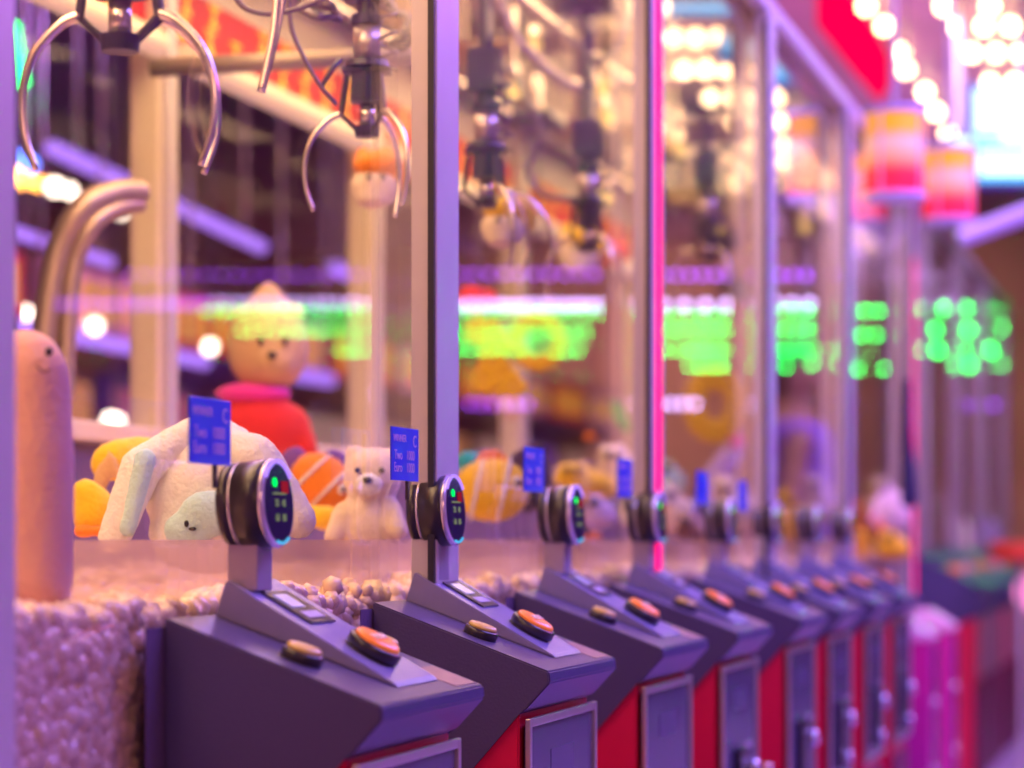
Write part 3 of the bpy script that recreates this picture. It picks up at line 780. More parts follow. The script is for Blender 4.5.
# garland of yellow petals
t = toy('flower_garland', 500, 350, 4.9, 'bright yellow flower garland hanging right of the lilac post', 'garland'); k = 4.9 / F
for (dx, dz, s) in ((-22, 18, 14), (-10, 14, 16), (-2, 2, 16), (-8, -12, 15), (2, -26, 16), (12, -36, 15), (-16, -30, 13)):
    b = bmesh.new()
    for a in range(5): ell(b, ((dx + s * .6 * math.cos(a * 1.257)) * k, 0, (dz + s * .6 * math.sin(a * 1.257)) * k), (s * .5 * k, s * .35 * k, s * .5 * k), seg=10)
    obj('blossom', b, F_YEL, t)
b = tube([(-20 * k, 0, 400 * k), (-18 * k, 0, 120 * k), (-14 * k, 0, 20 * k), (0, 0, -20 * k)], .002, 6); obj('string', b, M_CABLE, t)


def ring(x, y, Z, R, r, label, name='flower_ring', sx=.8):
    t = toy(name, x, y, Z, label, 'wreath'); k = Z / F; n = 13
    b = bmesh.new()
    for q in range(n):
        a = q * 2 * PI / n; c = (R * k * sx * math.cos(a), 0, R * k * math.sin(a))
        for j in range(5): ell(b, (c[0] + r * .5 * k * math.cos(j * 1.257), 0, c[2] + r * .5 * k * math.sin(j * 1.257)), (r * .55 * k, r * .5 * k, r * .55 * k), seg=8)
    obj('petals', b, F_YEL, t)
    b = tube([(0, 0, R * k), (0, 0, R * k + .1), (.002, 0, TOP - .01 - at(x, y, Z).z)], .002, 6); obj('string', b, M_CABLE, t)


ring(716, 405, 6.0, 27, 12, 'bright yellow flower ring hanging right of the nearer pink lit post')
ring(538, 342, 5.2, 22, 9, 'half hidden yellow flower ring beside the yellow garland', sx=1.0)


def puppet(x, y, Z, r, cap, capm, label, hangz=.05):
    t = toy('capped_toy', x, y, Z, label, 'hanging toy'); k = Z / F; r *= k
    blob('face', [((0, 0, -r * .25), (r, r * .8, r * .8)), ((-r * .1, -r * .2, -r * .75), (r * .7, r * .6, r * .4))], F_CRM, t, max(.005, k * 2.5), .001)
    blob('cap', [((r * .1, .0, r * .55), (r * 1.05, r * .85, r * .6)), ((r * .9, 0, r * .1), (r * .45, r * .5, r * .6)), ((-r * .5, 0, r * .9), (r * .35, r * .3, r * .4)), ((r * .4, 0, r * 1.0), (r * .35, r * .3, r * .35))], cap, t, max(.005, k * 2.5), .003)
    b = bmesh.new(); ell(b, (-r * .25, -r * .82, 0), (r * .1, r * .06, r * .13), seg=10); ell(b, (r * .3, -r * .82, 0), (r * .1, r * .06, r * .13), seg=10); obj('eyes', b, F_EYE, t)
    b = tube([(0, 0, r), (0, 0, r + .02), (.003, 0, TOP - .02 - at(x, y, Z).z)], .0016, 6); obj('string', b, M_CABLE, t)


puppet(376, 180, 3.95, 26, F_ORG, 0, 'cream faced hanging toy with ragged orange cap by the black crane claw')
puppet(504, 222, 4.1, 24, F_YEL, 0, 'cream faced hanging toy with bright yellow cap right of the lilac post')
puppet(580, 250, 5.3, 22, F_YEL, 0, 'cream faced hanging toy with yellow tufts left of the pink lit post')
for (x, y, Z, r, m_, nm, lab) in [(477, 300, 5.0, 22, F_REDF, 'heart_plush', 'red plush hanging right of the lilac post above the garland'), (612, 252, 5.6, 20, F_REDF, 'heart_plush', 'dim red plush hanging beside the yellow tufted toy'),
                              (512, 408, 5.3, 16, F_CRM, 'bun_plush', 'pale round plush hanging below the yellow garland'), (590, 436, 6.2, 8, F_ORG, 'bun_plush', 'tiny orange plush far behind the third reader')]:
    t = toy(nm, x, y, Z, lab, 'hanging toy'); k = Z / F; r *= k
    blob('body', [((-r * .3, 0, r * .1), (r * .7, r * .5, r * .6)), ((r * .35, 0, 0), (r * .7, r * .5, r * .6)), ((0, 0, -r * .4), (r * .5, r * .4, r * .5))], m_, t, .009, .002)
    b = tube([(0, 0, r * .5), (0, 0, r + .02), (.003, 0, TOP - .02 - at(x, y, Z).z)], .0016, 6); obj('string', b, M_CABLE, t)
b = toy('parrot_plush', 622, 420, 5.9, 'small green plush hanging left of the nearer pink lit post', 'hanging toy'); k = 5.9 / F
blob('body', [((0, 0, 0), (7 * k, 6 * k, 16 * k), (0, -.5, 0)), ((-6 * k, 0, 14 * k), (6 * k, 6 * k, 6 * k))], fur('green_fur', (.15, .75, .12)), b, .007)
b = tube([(0, 0, 10 * k), (0, 0, .2), (.002, 0, TOP - .02 - at(622, 420, 5.9).z)], .0016, 6); obj('string', b, M_CABLE, toy('hook_line', 622, 420, 5.9, 'thin line holding the small green plush', 'string'))
# heap of toys lying on the stones farther along
heap = [(585, 482, 4.9, 36, 20, F_YEL, 'long yellow cream plush lying behind the third reader', 'caterpillar_plush'), (622, 470, 5.1, 30, 26, F_CRM, 'cream plush lying left of the nearer pink lit post', 'lamb_plush'),
        (560, 500, 4.7, 22, 18, F_BRN, 'dark brown plush behind the third reader', 'otter_plush'), (600, 512, 4.8, 18, 18, F_LIL, 'lilac plush low behind the third reader', 'mouse_plush'),
        (590, 536, 4.6, 16, 9, F_ORG, 'small orange plush lying low behind the third reader', 'fish_plush'), (640, 508, 5.3, 22, 22, F_WHITE, 'white plush just left of the fourth reader', 'sheep_plush'),
        (676, 508, 5.6, 20, 24, F_CRM, 'pale plush just right of the nearer pink lit post', 'rabbit_plush'), (672, 478, 5.9, 16, 18, fur('mint_fur', (.5, .75, .5)), 'mint plush right of the nearer pink lit post', 'frog_plush'),
        (690, 530, 5.4, 16, 14, F_BRN, 'brown orange plush low beside the fourth reader', 'beaver_plush'), (733, 505, 6.2, 26, 30, F_CRM, 'rosy cream plush behind the fifth reader', 'pig_plush'),
        (762, 520, 6.4, 20, 22, F_LIL, 'lilac plush behind the sixth reader', 'whale_plush'), (790, 515, 6.8, 16, 26, F_YEL, 'yellow plush between the sixth and seventh readers', 'giraffe_plush'),
        (822, 500, 7.2, 20, 26, F_LIL, 'pale lilac plush behind the seventh reader', 'seal_plush'), (862, 522, 7.6, 24, 22, F_ORG, 'orange plush right of the farthest near reader', 'fox_plush'),
        (888, 505, 7.8, 22, 28, F_CRM, 'peach plush left of the farther pink lit post', 'puppy_plush'), (893, 545, 7.4, 18, 16, F_YEL, 'yellow cream plush at the foot of the farther pink lit post', 'duck_plush'),
        (945, 528, 13.6, 26, 34, F_CRM, 'pale plush just right of the farther pink lit post', 'goose_plush'), (985, 528, 15.2, 14, 20, F_LIL, 'lilac plush in the last glass cabinet', 'mole_plush')]
for (x, y, Z, rx, rz, m_, lab, nm) in heap:
    t = toy(nm, x, y, Z, lab, 'plush toy'); k = Z / F
    a, c = rx * k, rz * k
    q = at(x, y, Z); dep = min(a, .09)
    blob('body', [((0, 0, -c * .2), (a, dep, c * .8)), ((-a * .35, -dep * .3, c * .45), (a * .5, dep * .7, c * .5)), ((a * .6, -dep * .3, -c * .5), (a * .4, dep * .5, c * .35)), ((-a * .6, -dep * .3, -c * .55), (a * .35, dep * .5, c * .35)), ((-a * .65, 0, c * .85), (a * .15, dep * .3, c * .25)), ((-a * .05, 0, c * .9), (a * .15, dep * .3, c * .25))], m_, t, .011, .003)
    b = bmesh.new()
    for sx_ in (-.5, -.2): ell(b, (a * sx_, -dep * .95, c * .55), (.007, .005, .009), seg=8)
    obj('eyes', b, F_EYE, t)
# violet dragon plush with pink horn
t = toy('dragon_plush', 722, 500, 6.6, 'violet long bodied plush with a pink horn below the flower ring'); k = 6.6 / F
blob('body', [((-22 * k, 0, -14 * k), (-6 * k, 0, 22 * k), 14 * k, 15 * k), ((-6 * k, 0, 22 * k), (14 * k, 0, 52 * k), 15 * k, 11 * k), ((-22 * k, 0, -14 * k), (-20 * k, -8 * k, -30 * k), 12 * k, 8 * k)], F_LIL, t, .01, .003)
blob('horn', [((15 * k, -8 * k, 58 * k), (8 * k, 8 * k, 9 * k))], F_MAG, t, .008)
blob('belly', [((-24 * k, -14 * k, 2 * k), (7 * k, 6 * k, 20 * k), (0, .2, 0))], fur('blue_fur', (.06, .06, .5)), t, .008)
# rolled dark banner at the far pink post
b = toy('furled_banner', 909, 500, 7.4, 'furled dark navy banner strapped before the farther pink lit post', 'banner'); k = 7.4 / F
q = bmesh.new(); cyl(q, (0, 0, 0), (-3 * k, 0, 120 * k), 9 * k, 3 * k, 20); ell(q, (0, 0, 0), (9 * k, 9 * k, 8 * k)); cyl(q, (-3 * k, 0, 120 * k), (-3 * k, 0, 3.69 - at(909, 500, 7.4).z), .003, n=8); obj('cloth', q, mat('navy_cloth', (.02, .015, .08), .7), b)

# ------------------------------------------------------------------ person standing beyond the row
P0 = at(795, 538, 9.7); P0.z = 0
t = empty('person', P0, 'person in a violet vest with dark hair standing behind the glass cabinets', 'person', None, TH)
SK = mat('skin', (.62, .36, .24), .55); CL1 = mat('violet_vest_cloth', (.32, .14, .75), .8); CL2 = mat('dark_trousers_cloth', (.05, .04, .09), .8); HR = mat('dark_hair', (.10, .05, .04), .6)
body = [((0, 0, 1.48), (0, 0, 1.60), .055, .05), ((.01, -.005, 1.70), (.085, .075, .115)), ((.07, -.01, 1.69), (.02, .02, .03)), ((0, 0, 1.05), (0, 0, 1.40), .13, .15)]
for s in (-1, 1):
    body += [((0, s * .17, 1.42), (-.02 + .03 * s, s * .22, 1.15), .05, .042), ((-.02 + .03 * s, s * .22, 1.15), (.12, s * .2, .95), .04, .03),
             ((.12, s * .2, .95), (.17, s * .2, .91), .032, .026), ((.0, s * .09, 1.0), (.0 + s * .02, s * .1, .52), .085, .06), ((.0 + s * .02, s * .1, .52), (-.02, s * .1, .10), .055, .038), ((-.02, s * .1, .05), (.14, s * .1, .035), .042, .033)]
    for f_ in range(4): body.append(((.165, s * .2 + (f_ - 1.5) * .019, .905), (.215 - .005 * abs(f_ - 1.5), s * .2 + (f_ - 1.5) * .02, .865), .0105, .009))
    body.append(((.15, s * .2 - .035 * s, .92), (.185, s * .2 - .055 * s, .90), .012, .01))
blob('body', body, SK, t, .009, 0, 4)
v = [((0, 0, 1.02), (0, 0, 1.38), .16, .165), ((0, -.12, 1.42), (0, .12, 1.42), .085, .085)]
blob('vest', v, CL1, t, .014)
v = []
for s in (-1, 1): v += [((.0, s * .09, .98), (.0 + s * .02, s * .1, .52), .105, .08), ((.0 + s * .02, s * .1, .52), (-.02, s * .1, .12), .078, .06)]
blob('trousers', v, CL2, t, .014)
blob('hair', [((-.012, -.005, 1.745), (.09, .085, .09)), ((-.05, -.005, 1.68), (.055, .07, .09))], HR, t, .01)
b = bmesh.new()
for s in (-1, 1): ell(b, (.083, s * .03, 1.715), (.008, .012, .008), seg=8)
obj('eyes', b, F_EYE, t)

# ------------------------------------------------------------------ drum lanterns standing out over the cabinet tops
for i, (y, p, zc, lab) in enumerate([(7.0, .822, 2.118, 'larger nearer drum lantern, orange above red, beside the top rail end'), (8.35, .80, 2.215, 'smaller farther drum lantern, orange above red, partly behind the larger')]):
    t = empty('drum_lantern', (-p, y, zc), lab, 'lantern', 'orange and red drum lanterns')
    R = .085; b = lathe([(R * .98, -.11), (R, -.10), (R, .10), (R * .98, .11)], (0, 0, 0), (0, 0, 1), 40)
    m = bpy.data.materials.new('lantern_print_%d' % i); m.use_nodes = True; nt = m.node_tree; bs = nt.nodes['Principled BSDF']
    tc = nt.nodes.new('ShaderNodeTexCoord'); sp = nt.nodes.new('ShaderNodeSeparateXYZ'); mr = nt.nodes.new('ShaderNodeMapRange'); cr = nt.nodes.new('ShaderNodeValToRGB')
    nt.links.new(tc.outputs['Object'], sp.inputs[0]); nt.links.new(sp.outputs['Z'], mr.inputs['Value']); mr.inputs['From Min'].default_value = -.11; mr.inputs['From Max'].default_value = .11
    nt.links.new(mr.outputs[0], cr.inputs[0]); e = cr.color_ramp.elements
    e[0].position = 0; e[0].color = (.9, .01, .06, 1); e[1].position = .82; e[1].color = (.95, .40, .01, 1)
    for ps, c in ((.25, (.9, .02, .05, 1)), (.42, (.95, .30, .16, 1)), (.62, (.80, .45, .38, 1)), (.72, (.75, .35, .2, 1)), (.76, (.95, .4, .01, 1))):
        q = e.new(ps); q.color = c
    nt.links.new(cr.outputs[0], bs.inputs['Base Color']); nt.links.new(cr.outputs[0], bs.inputs['Emission Color']); bs.inputs['Emission Strength'].default_value = .75; bs.inputs['Roughness'].default_value = .6
    obj('shade', b, m, t, True)
    LM = mat('lilac_lantern_rim', (.55, .42, .8), .3, emit=(.5, .35, 1), es=.15)
    obj('top_ring', lathe([(R * .9, .1105), (R * 1.05, .111), (R * 1.05, .126), (R * .9, .1265)], (0, 0, 0), (0, 0, 1), 40), LM, t, True)
    obj('bottom_ring', lathe([(R * .9, -.1265), (R * 1.05, -.126), (R * 1.05, -.111), (R * .9, -.1105)], (0, 0, 0), (0, 0, 1), 40), LM, t, True)
    for a in (-1.9, -.5, 1.2, 2.6):
        q = bmesh.new(); cyl(q, (R * 1.03 * math.cos(a), R * 1.03 * math.sin(a), -.111), (R * 1.03 * math.cos(a), R * 1.03 * math.sin(a), .111), .003, n=10); obj('rib', q, LM, t)
    q = bmesh.new(); cyl(q, (0, 0, .127), (0, 0, 3.695 - zc), .008, n=10); obj('hanging_rod', q, M_ALU, t)

# ------------------------------------------------------------------ ceiling bulbs: direct ones and the ones mirrored in the glass
def mir(v, gp=GP): return Vector((-2 * gp - v.x, v.y, v.z))


HB = 2.0
def ceil_at(x, y):
    return at(x, y, F * HB / (538 - y))


direct = []
for y, xs in ((6, (866, 944, 990)), (26, (884, 958, 984, 1010)), (53, (901, 972, 996, 1020)), (70, (906,)), (92, (925,)), (112, (936,)), (134, (948,)), (154, (958,)), (83, (990, 1014)), (104, (1000,)), (170, (970,))):
    direct += [(x, y) for x in xs]
mirrored = []
for y, xs in ((6, (615, 640, 660)), (38, (674, 696, 718)), (70, (684, 706, 728, 748, 772)), (98, (711, 732, 752, 776)), (122, (735, 756, 780, 796)), (144, (757, 786, 802)), (162, (786, 801)), (180, (796,)), (62, (785,)), (128, (796,))):
    mirrored += [(x, y) for x in xs]
BM = bmesh.new(); ell(BM, (0, 0, 0), (.029, .029, .029), seg=14)
bulb0 = None
allb = [(ceil_at(x, y), 'd') for x, y in direct] + [(mir(ceil_at(x, y)), 'm') for x, y in mirrored]
for i, (q, kind) in enumerate(allb):
    if i == 0:
        bulb0 = empty('ceiling_bulb', q, '', 'light bulb')
        obj('globe', BM, E_BULB, bulb0)
        b = bmesh.new(); cyl(b, (0, 0, .0335), (0, 0, .05), .018, n=12); obj('socket', b, M_SILVER, bulb0)
        o = bulb0
    else: o = copy_tree(bulb0)
    o.location = q
    o['label'] = 'glowing round warm ceiling bulb seen directly above the far aisle at upper right' if kind == 'd' else 'glowing round warm ceiling bulb showing as a reflection in the upper glass'
    o['group'] = 'warm bulbs over the far aisle' if kind == 'd' else 'warm bulbs mirrored in the glass'
# battens they hang from (a ceiling grid)
cz = CAMZ + HB + .051
tag(obj('bulb_canopy', box(-1.75, 2.4, 8.6, 17, cz, cz + .05), mat('brown_canopy', (.42, .20, .30), .5, var=.3, bscale=3)), 'plum brown canopy panel carrying the rows of ceiling bulbs', 'canopy')
b = bmesh.new()
# red banner light on the ceiling edge
pr = [ceil_at(816, -8), ceil_at(850, -8), ceil_at(872, 26), ceil_at(890, 56), ceil_at(880, 76), ceil_at(852, 42)]
vs = [b.verts.new(Vector((p.x, p.y, p.z - .12))) for p in pr]; vs2 = [b.verts.new(Vector((p.x, p.y, p.z + .0))) for p in pr]
b.faces.new(vs); b.faces.new(vs2[::-1])
for i in range(6): b.faces.new((vs[i], vs2[i], vs2[(i + 1) % 6], vs[(i + 1) % 6]))
tag(obj('red_light_box', b, emis('hot_red_light', (1, .0, .08), 1.0)), 'long glowing red light box on the ceiling edge', 'ceiling light')

# bright blue-white screen, direct, and the one mirrored in the upper glass
def screen(nm, lab, x0, y0, x1, y1, Z, bars, mirrored=False):
    A = at(x0, y0, Z); B = at(x1, y1, Z); W = (x1 - x0) * Z / F; H = (y1 - y0) * Z / F
    C_ = (A + B) / 2; rz = TH
    if mirrored: C_ = mir(C_); rz = -TH
    t = empty(nm, (C_.x, C_.y, C_.z - H / 2), lab, 'screen', None, rz)
    obj('housing', box(-W / 2 - .02, W / 2 + .02, .011, .12, -.02, H + .02, .01), mat('blue_screen_housing', (.1, .14, .5), .4), t)
    obj('screen', box(-W / 2, W / 2, 0, .01, 0, H), E_SCR, t)
    b = bmesh.new()
    for (a0, a1, z0, z1) in bars: bx(b, -W / 2 + a0 * W, -W / 2 + a1 * W, -.006, -.001, z0 * H, z1 * H)
    obj('cyan_bars', b, E_CYAN, t)
    b = bmesh.new(); cyl(b, (0, .06, H + .021), (0, .06, 3.695 - (C_.z - H / 2)), .02, n=10); obj('ceiling_mount', b, M_ALU, t)


screen('advert_screen', 'glaring blue white screen hanging at the upper right edge', 975, 88, 1080, 180, 9.5, [(0, 1, .0, .05), (.02, .5, .30, .36), (0, .25, .42, .5)])
screen('ticket_screen', 'lower part of glaring screen below the ceiling bulbs', 952, 138, 974, 180, 9.45, [(0, 1, 0, .1)])
screen('reflected_screen', 'blue white screen seen as reflection at the top of the glass', 668, -30, 752, 12, 9.6, [(0, 1, 0, .12), (.7, 1, .2, .5)], True)
screen('reflected_screen', 'lower blue white screen seen as reflection right of the bulbs', 724, 36, 772, 56, 9.6, [(.5, 1, 0, .6)], True)
screen('reflected_screen', 'small blue screen seen as reflection beside the slim lilac post', 772, 62, 790, 80, 9.6, [(0, 1, 0, .6)], True)

# ------------------------------------------------------------------ LED light trusses over the aisle, mirrored in the glass
def led_truss(lab, x0, x1, y, Z, gap, emat, r, cat='light strip', gp=GP, solid=False):
    """strip seen in the glass at pixels x0..x1, height y; real one hangs in the aisle on the other side"""
    A = at(x0, y, Z); B = at(x1, y, Z); A2, B2 = mir(A, gp), mir(B, gp); mid = (A2 + B2) / 2; W = (B2 - A2).length
    ang = math.atan2((A2 - B2).y, (A2 - B2).x)
    t = empty('led_light_strip', mid, lab, cat, 'coloured light strips mirrored in the glass', ang)
    obj('housing', box(-W / 2 - .02, W / 2 + .02, -.03, .0, -r - .01, r + .01) if False else box(-W / 2 - .02, W / 2 + .02, .03, .05, -r - .01, r + .01), M_BLK, t)
    if solid:
        b = bmesh.new(); cyl(b, (-W / 2, 0, 0), (W / 2, 0, 0), r, n=12)
        bmesh.ops.translate(b, verts=b.verts, vec=(0, 0, 0)); o = obj('light_tube', b, emat, t)
    else:
        b = bmesh.new(); n = max(1, int(W / gap))
        for q in range(n + 1): ell(b, (-W / 2 + q * W / max(1, n), 0, 0), (r, r, r), seg=8)
        o = tag(obj('led_beads', b, emat, t), kind='stuff')
    for s in (-.4, .4):
        b = bmesh.new(); cyl(b, (s * W, .04, r + .0105), (s * W, .04, 3.695 - mid.z), .006, n=8); obj('hanger', b, M_STEEL, t)
    return t


gr = [(205, 300, 311, .05), (300, 400, 312, .06), (402, 540, 312, .055), (548, 655, 313, .07), (664, 768, 316, .07), (785, 842, 311, .06), (852, 905, 311, .065), (925, 985, 309, .12), (998, 1004, 309, .1)]
g2 = [(242, 300, 330, .06), (300, 440, 331, .055), (445, 585, 333, .055), (662, 770, 331, .05), (775, 818, 330, .06), (862, 905, 335, .07), (934, 985, 330, .11), (1002, 1010, 328, .1)]
g3 = [(340, 440, 350, .055), (440, 535, 349, .06), (555, 578, 351, .06), (665, 705, 350, .07), (690, 768, 350, .045), (775, 835, 350, .05), (925, 990, 350, .09), (1006, 1012, 349, .1)]
g4 = [(690, 764, 366, .055), (772, 786, 366, .07), (812, 838, 364, .06), (858, 885, 369, .08), (955, 985, 365, .1), (1000, 1010, 364, .1), (440, 450, 368, .1)]
names = ['upper', 'second', 'third', 'lowest']
for r_, G in enumerate((gr, g2, g3, g4)):
    for j, (x0, x1, y, gp) in enumerate(G):
        led_truss('green light strip, %s row, %s of the row from the left' % (names[r_], ['first', 'second', 'third', 'fourth', 'fifth', 'sixth', 'seventh', 'eighth', 'ninth'][j]), x0, x1, y, (14.0 if x0 < 915 else 19.6) + .16 * r_, gp, E_GREEN, .0135 if x0 < 915 else .03, gp=GP if x0 < 915 else GP2)
for j, (x0, x1, y, em, gp, r_, w_) in enumerate([(62, 205, 304, E_VIO, .05, .02, 'violet light strip left of the green rows'), (205, 440, 303, E_LAV, .06, .016, 'whitish lavender light strip above the green rows at left'),
        (458, 640, 305, E_LAV, .05, .018, 'whitish lavender light strip between lilac and pink posts'), (664, 768, 305, E_LAV, .11, .02, 'dotted white lavender strip right of the pink post'), (775, 845, 303, E_LAV, .08, .016, 'lavender strip near the farther slim posts'),
        (130, 420, 275, E_VIO, .08, .014, 'dim violet light strip topmost at left'), (460, 640, 274, E_VIO, .08, .016, 'dim violet light strip topmost in the middle'), (664, 845, 275, E_VIO, .07, .016, 'dim violet light strip topmost at right'),
        (375, 440, 393, E_LAV, .07, .013, 'short lavender strip left of the lilac post'), (470, 528, 404, E_VIO, .06, .016, 'short lavender strip right of the lilac post'), (625, 695, 404, E_LAV, .06, .016, 'short lavender strip crossing the pink post'),
        (738, 765, 404, E_LAV, .07, .015, 'short lavender strip right of the flower ring'), (962, 1005, 405, E_VIO, .08, .02, 'short violet strip at the far right of the row')]):
    led_truss(w_, x0, x1, y, 13.6 if x0 < 915 else 19.4, gp, em, r_, gp=GP if x0 < 915 else GP2)

# ------------------------------------------------------------------ machines across the back aisle
def arcade(x, y, rz, cols, lab, lit):
    t = empty('arcade_machine', (x, y, 0), lab, 'arcade machine', 'arcade machines across the back aisle', rz)
    c1, c2 = cols
    obj('cabinet', prism([(0, 0), (.0, .85), (-.12, 1.0), (-.3, 1.05), (-.34, 1.75), (-.1, 1.85), (-.1, 2.15), (-.9, 2.15), (-.9, 0)], 0, 1.05, .005), c1, t)
    obj('marquee', box(-.099, -.08, .05, 1.0, 1.88, 2.12), c2, t)
    b = bmesh.new()
    for k in range(6): bx(b, -.0795, -.075, .1 + k * .15, .19 + k * .15, 1.92, 2.08)
    obj('marquee_letters', b, mat('gold_letters', (.9, .5, .05), .4, emit=(1, .5, .05), es=.7), t)
    b = bmesh.new(); bx(b, -.32, -.318, .08, .97, 1.08, 1.7); 
    for v in b.verts: v.co.x -= .02 * (v.co.z - 1.08); v.co.x += .022
    obj('screen', b, lit, t)
    obj('control_deck', box(-.1, .03, .05, 1.0, .86, .93, .005), M_BLK, t)
    b = bmesh.new()
    for k in range(5): cyl(b, (-.03, .2 + k * .16, .9305), (-.03, .2 + k * .16, .95), .02, n=12)
    obj('buttons', b, M_ORANGE, t)
    return t


C1 = mat('plum_cabinet', (.22, .06, .16), .5); C2 = mat('brown_cabinet', (.30, .13, .10), .5); C3 = mat('violet_cabinet', (.16, .07, .30), .5)
Q1 = mat('red_lit_panel', (.7, .05, .04), .4, emit=(.9, .05, .04), es=.45); Q2 = mat('pink_lit_panel', (.8, .3, .5), .4, emit=(.9, .25, .5), es=.4)
S1 = mat('warm_window', (.7, .35, .12), .3, emit=(1, .42, .12), es=.42); S2 = mat('rose_window', (.5, .12, .2), .3, emit=(.7, .12, .25), es=.35); S3 = mat('violet_window', (.2, .1, .5), .3, emit=(.35, .12, .8), es=.35); S4 = mat('tan_window', (.6, .4, .28), .3, emit=(.7, .42, .26), es=.4)
arcs = [(C1, Q1, S1), (C2, Q2, S1), (C3, Q1, S2), (C1, Q2, S3), (C2, Q1, S4), (C2, Q2, S4), (C1, Q1, S1), (C2, Q2, S4), (C3, Q1, S3), (C2, Q2, S4)]
for i, (c, q, s_) in enumerate(arcs):
    arcade(-4.2, 7.6 + i * 1.12, 0, (c, q), 'blurred arcade machine behind the glass, %s from the left' % ['first', 'second', 'third', 'fourth', 'fifth', 'sixth', 'seventh', 'eighth', 'ninth', 'tenth'][i], s_)
# lavender tubes, bulbs and lamps across that aisle
for (x0, y0, x1, y1, p, r, m_, lab) in [(52, 148, 262, 247, 3.9, .028, E_TUBE, 'long lavender light tube slanting high across the back aisle'), (20, 326, 205, 362, 3.7, .026, E_TUBE, 'lower lavender light tube slanting behind the bent metal tube'),
                                   (276, 371, 330, 380, 3.7, .03, E_TUBE, 'short lavender light tube right of the tan bear plush'), (335, 268, 372, 282, 3.8, .03, E_TUBE, 'short lavender light tube above the green rows'), (15, 232, 110, 262, 3.8, .02, E_TUBE, 'faint lavender light tube at the far left below the bulbs')]:
    b = bmesh.new(); cyl(b, onp(x0, y0, p), onp(x1, y1, p), r, n=14)
    t = empty('light_tube', (0, 0, 0), lab, 'light tube'); obj('tube', b, m_, t)
    b = bmesh.new()
    for f_ in (.1, .9):
        q = onp(x0, y0, p).lerp(onp(x1, y1, p), f_); cyl(b, (q.x, q.y, q.z + r), (q.x, q.y, 3.695), .008, n=8)
    obj('hanger', b, M_STEEL, t)
OB = emis('amber_bulb', (1, .42, .05), 14); BB = emis('blue_bulb', (.1, .25, 1), 6); WB = emis('soft_white_bulb', (1, .85, .55), 9)
for i, (x, y, Z, m_, lab, r) in enumerate([(24, 180, 9, OB, 'amber bulb, first left of the amber row', .03), (40, 183, 9.05, OB, 'amber bulb, second of the amber row', .026), (55, 187, 9.1, WB, 'brightest white bulb in the amber row', .03), (70, 191, 9.2, WB, 'last right bulb of the amber row', .024),
        (14, 176, 9, OB, 'amber bulb half behind the left edge post', .03), (20, 160, 9, BB, 'blue bulb above the amber row, left', .03), (30, 164, 9, BB, 'blue bulb above the amber row, right', .028),
        (108, 205, 10, WB, 'warm bulb at the top of the bent tube, left', .03), (120, 211, 10, WB, 'warm bulb at the top of the bent tube, right', .026), (95, 326, 10, WB, 'white bulb right of the bent metal tube', .028), (26, 313, 9.5, WB, 'white bulb above the head of the pink plush', .022), (69, 322, 10, WB, 'small white bulb beside the bent metal tube', .018),
        (210, 347, 10.5, WB, 'white bulb right of the cream back post', .028), (111, 421, 9.8, WB, 'warm bulb just over the cream sill', .03), (118, 421, 9.8, WB, 'second warm bulb just over the cream sill', .022)]):
    q = at(x, y, Z); t = empty('round_bulb', q, lab, 'light bulb', 'round bulbs across the back aisle')
    b = bmesh.new(); ell(b, (0, 0, 0), r, seg=14); obj('globe', b, m_, t)
    b = bmesh.new(); cyl(b, (0, 0, r), (0, 0, 3.695 - q.z), .006, n=8); obj('cord', b, M_CABLE, t)
for i, (x, y, Z) in enumerate([(15, 42, 8), (17, 55, 8), (19, 68, 8), (21, 80, 8), (13, 30, 8)]):
    q = at(x, y, Z); t = empty('green_bulb', q, 'green bulb in the strand at the far left edge, %s from the top' % ['second', 'third', 'fourth', 'fifth', 'first'][i], 'light bulb', 'green bulb strand at the left edge')
    b = bmesh.new(); ell(b, (0, 0, 0), .022, seg=12); obj('globe', b, emis('green_bulb_light', (.0, 1, .12), 10), t)
    b = bmesh.new(); cyl(b, (0, 0, .022), (0, 0, 3.695 - q.z), .005, n=8); obj('cord', b, M_CABLE, t)

# ------------------------------------------------------------------ wider machines farther down the aisle
for i, (y, lab) in enumerate([(11.0, 'wider navy and red control machine beyond the near row, at right'), (12.7, 'second wider machine, cropped by the right edge'), ]):
    t = empty('floor_machine', (-1.245, y, 0), lab, 'arcade machine', 'wider machines at the right edge')
    obj('body', prism([(.0, .0), (.30, .0), (.30, .70), (.06, .60), (.0, .60)], -.05, 1.45, .004), M_RED, t)
    obj('hood', prism([(.0, .605), (.055, .605), (.31, .71), (.345, .78), (.34, .83), (.0, 1.0)], -.06, 1.46, .006), mat('navy_hood', (.055, .045, .16), .4), t)
    obj('kick_panel', box(.3005, .32, -.05, 1.45, .0, .42), M_DKRED, t)
    for k in range(4):
        fr_ = bmesh.new(); y0 = .22 + k * .31
        bx(fr_, .3005, .315, y0, y0 + .03, .43, .70, .002); bx(fr_, .3005, .315, y0 + .2, y0 + .23, .43, .70, .002); f_ = obj('door_frame', fr_, M_FRAME, t)
        obj('door', box(.3005, .310, y0 + .031, y0 + .199, .43, .70), M_DKRED, f_)
    for k in range(3):
        b = bmesh.new(); cyl(b, (.2, .2 + k * .4, .90), (.2, .2 + k * .4, .93), .035, n=16); obj('button', b, F_LIL if k % 2 else M_ORANGE, t)
q = at(1022, 562, 10.6)
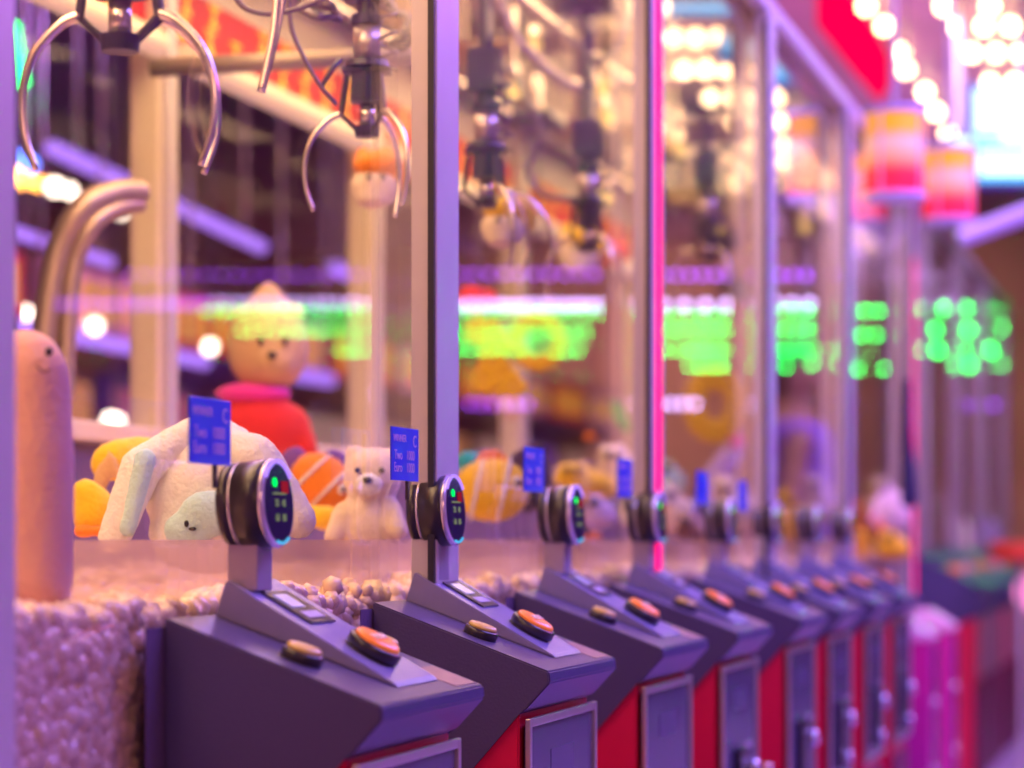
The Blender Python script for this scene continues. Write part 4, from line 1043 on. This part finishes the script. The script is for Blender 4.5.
t = empty('coin_bowl', (q.x, q.y, q.z), 'rounded orange red tray at the right edge', 'tray')
obj('tray', lathe([(.10, 0), (.13, .02), (.14, .08), (.13, .085), (.11, .03), (.02, .02)], (0, 0, 0), (0, 0, 1), 28), mat('orange_red_plastic', (.85, .10, .04), .4), t)
b = bmesh.new(); cyl(b, (0, 0, -.001), (0, 0, -q.z + .005), .012, n=12); obj('pole', b, M_ALU, t)
for i, (x, y, Z, lab) in enumerate([(918, 640, 8.0, 'nearer narrow magenta machine after the last dark pedestal'), (940, 630, 8.8, 'farther narrow magenta machine after the last dark pedestal')]):
    q = at(x, y, Z); h = q.z
    t = empty('ticket_machine', (q.x, q.y, 0), lab, 'ticket machine', 'narrow magenta machines')
    obj('body', box(-.10, .045, -.06, .16, .005, h, .006), mat('magenta_paint', (.62, .02, .30), .35), t)
    obj('sloped_top', prism([(-.10, h + .001), (.05, h + .001), (.05, h + .015), (-.04, h + .07), (-.10, h + .07)], -.065, .165, .004), mat('pale_pink_top', (.9, .5, .8), .3), t)
    b = bmesh.new(); ell(b, (.052, .02, h - .2), (.012, .03, .02), seg=12); ell(b, (.052, .02, h - .42), (.012, .03, .02), seg=12); obj('lock', b, M_SILVER, t)
    obj('side_strip', box(.0455, .052, .07, .13, .1, h - .02), M_PANEL, t)
q = at(1035, 592, 11)
t = empty('glow_globe', q, 'glowing pink globe light at the right edge', 'lamp')
b = bmesh.new(); ell(b, (0, 0, 0), .09, seg=20); obj('globe', b, emis('pink_globe', (1, .25, .6), 1.5), t)
b = bmesh.new(); cyl(b, (0, 0, -.09), (0, 0, -q.z + .004), .006, n=12); obj('pole', b, M_ALU, t)
# lilac beams near the upper right
for (a, c, lab) in [(((960, 238), (1040, 208)), 9.5, 'lilac tilted beam at the right edge below the screen')]:
    b = bmesh.new(); A = at(a[0][0], a[0][1], c); B = at(a[1][0], a[1][1], c); cyl(b, A, B, .035, n=12)
    tag(obj('tilted_beam', b, mat('lilac_beam', (.5, .35, .8), .4, emit=(.3, .2, .8), es=.3)), lab, 'beam')
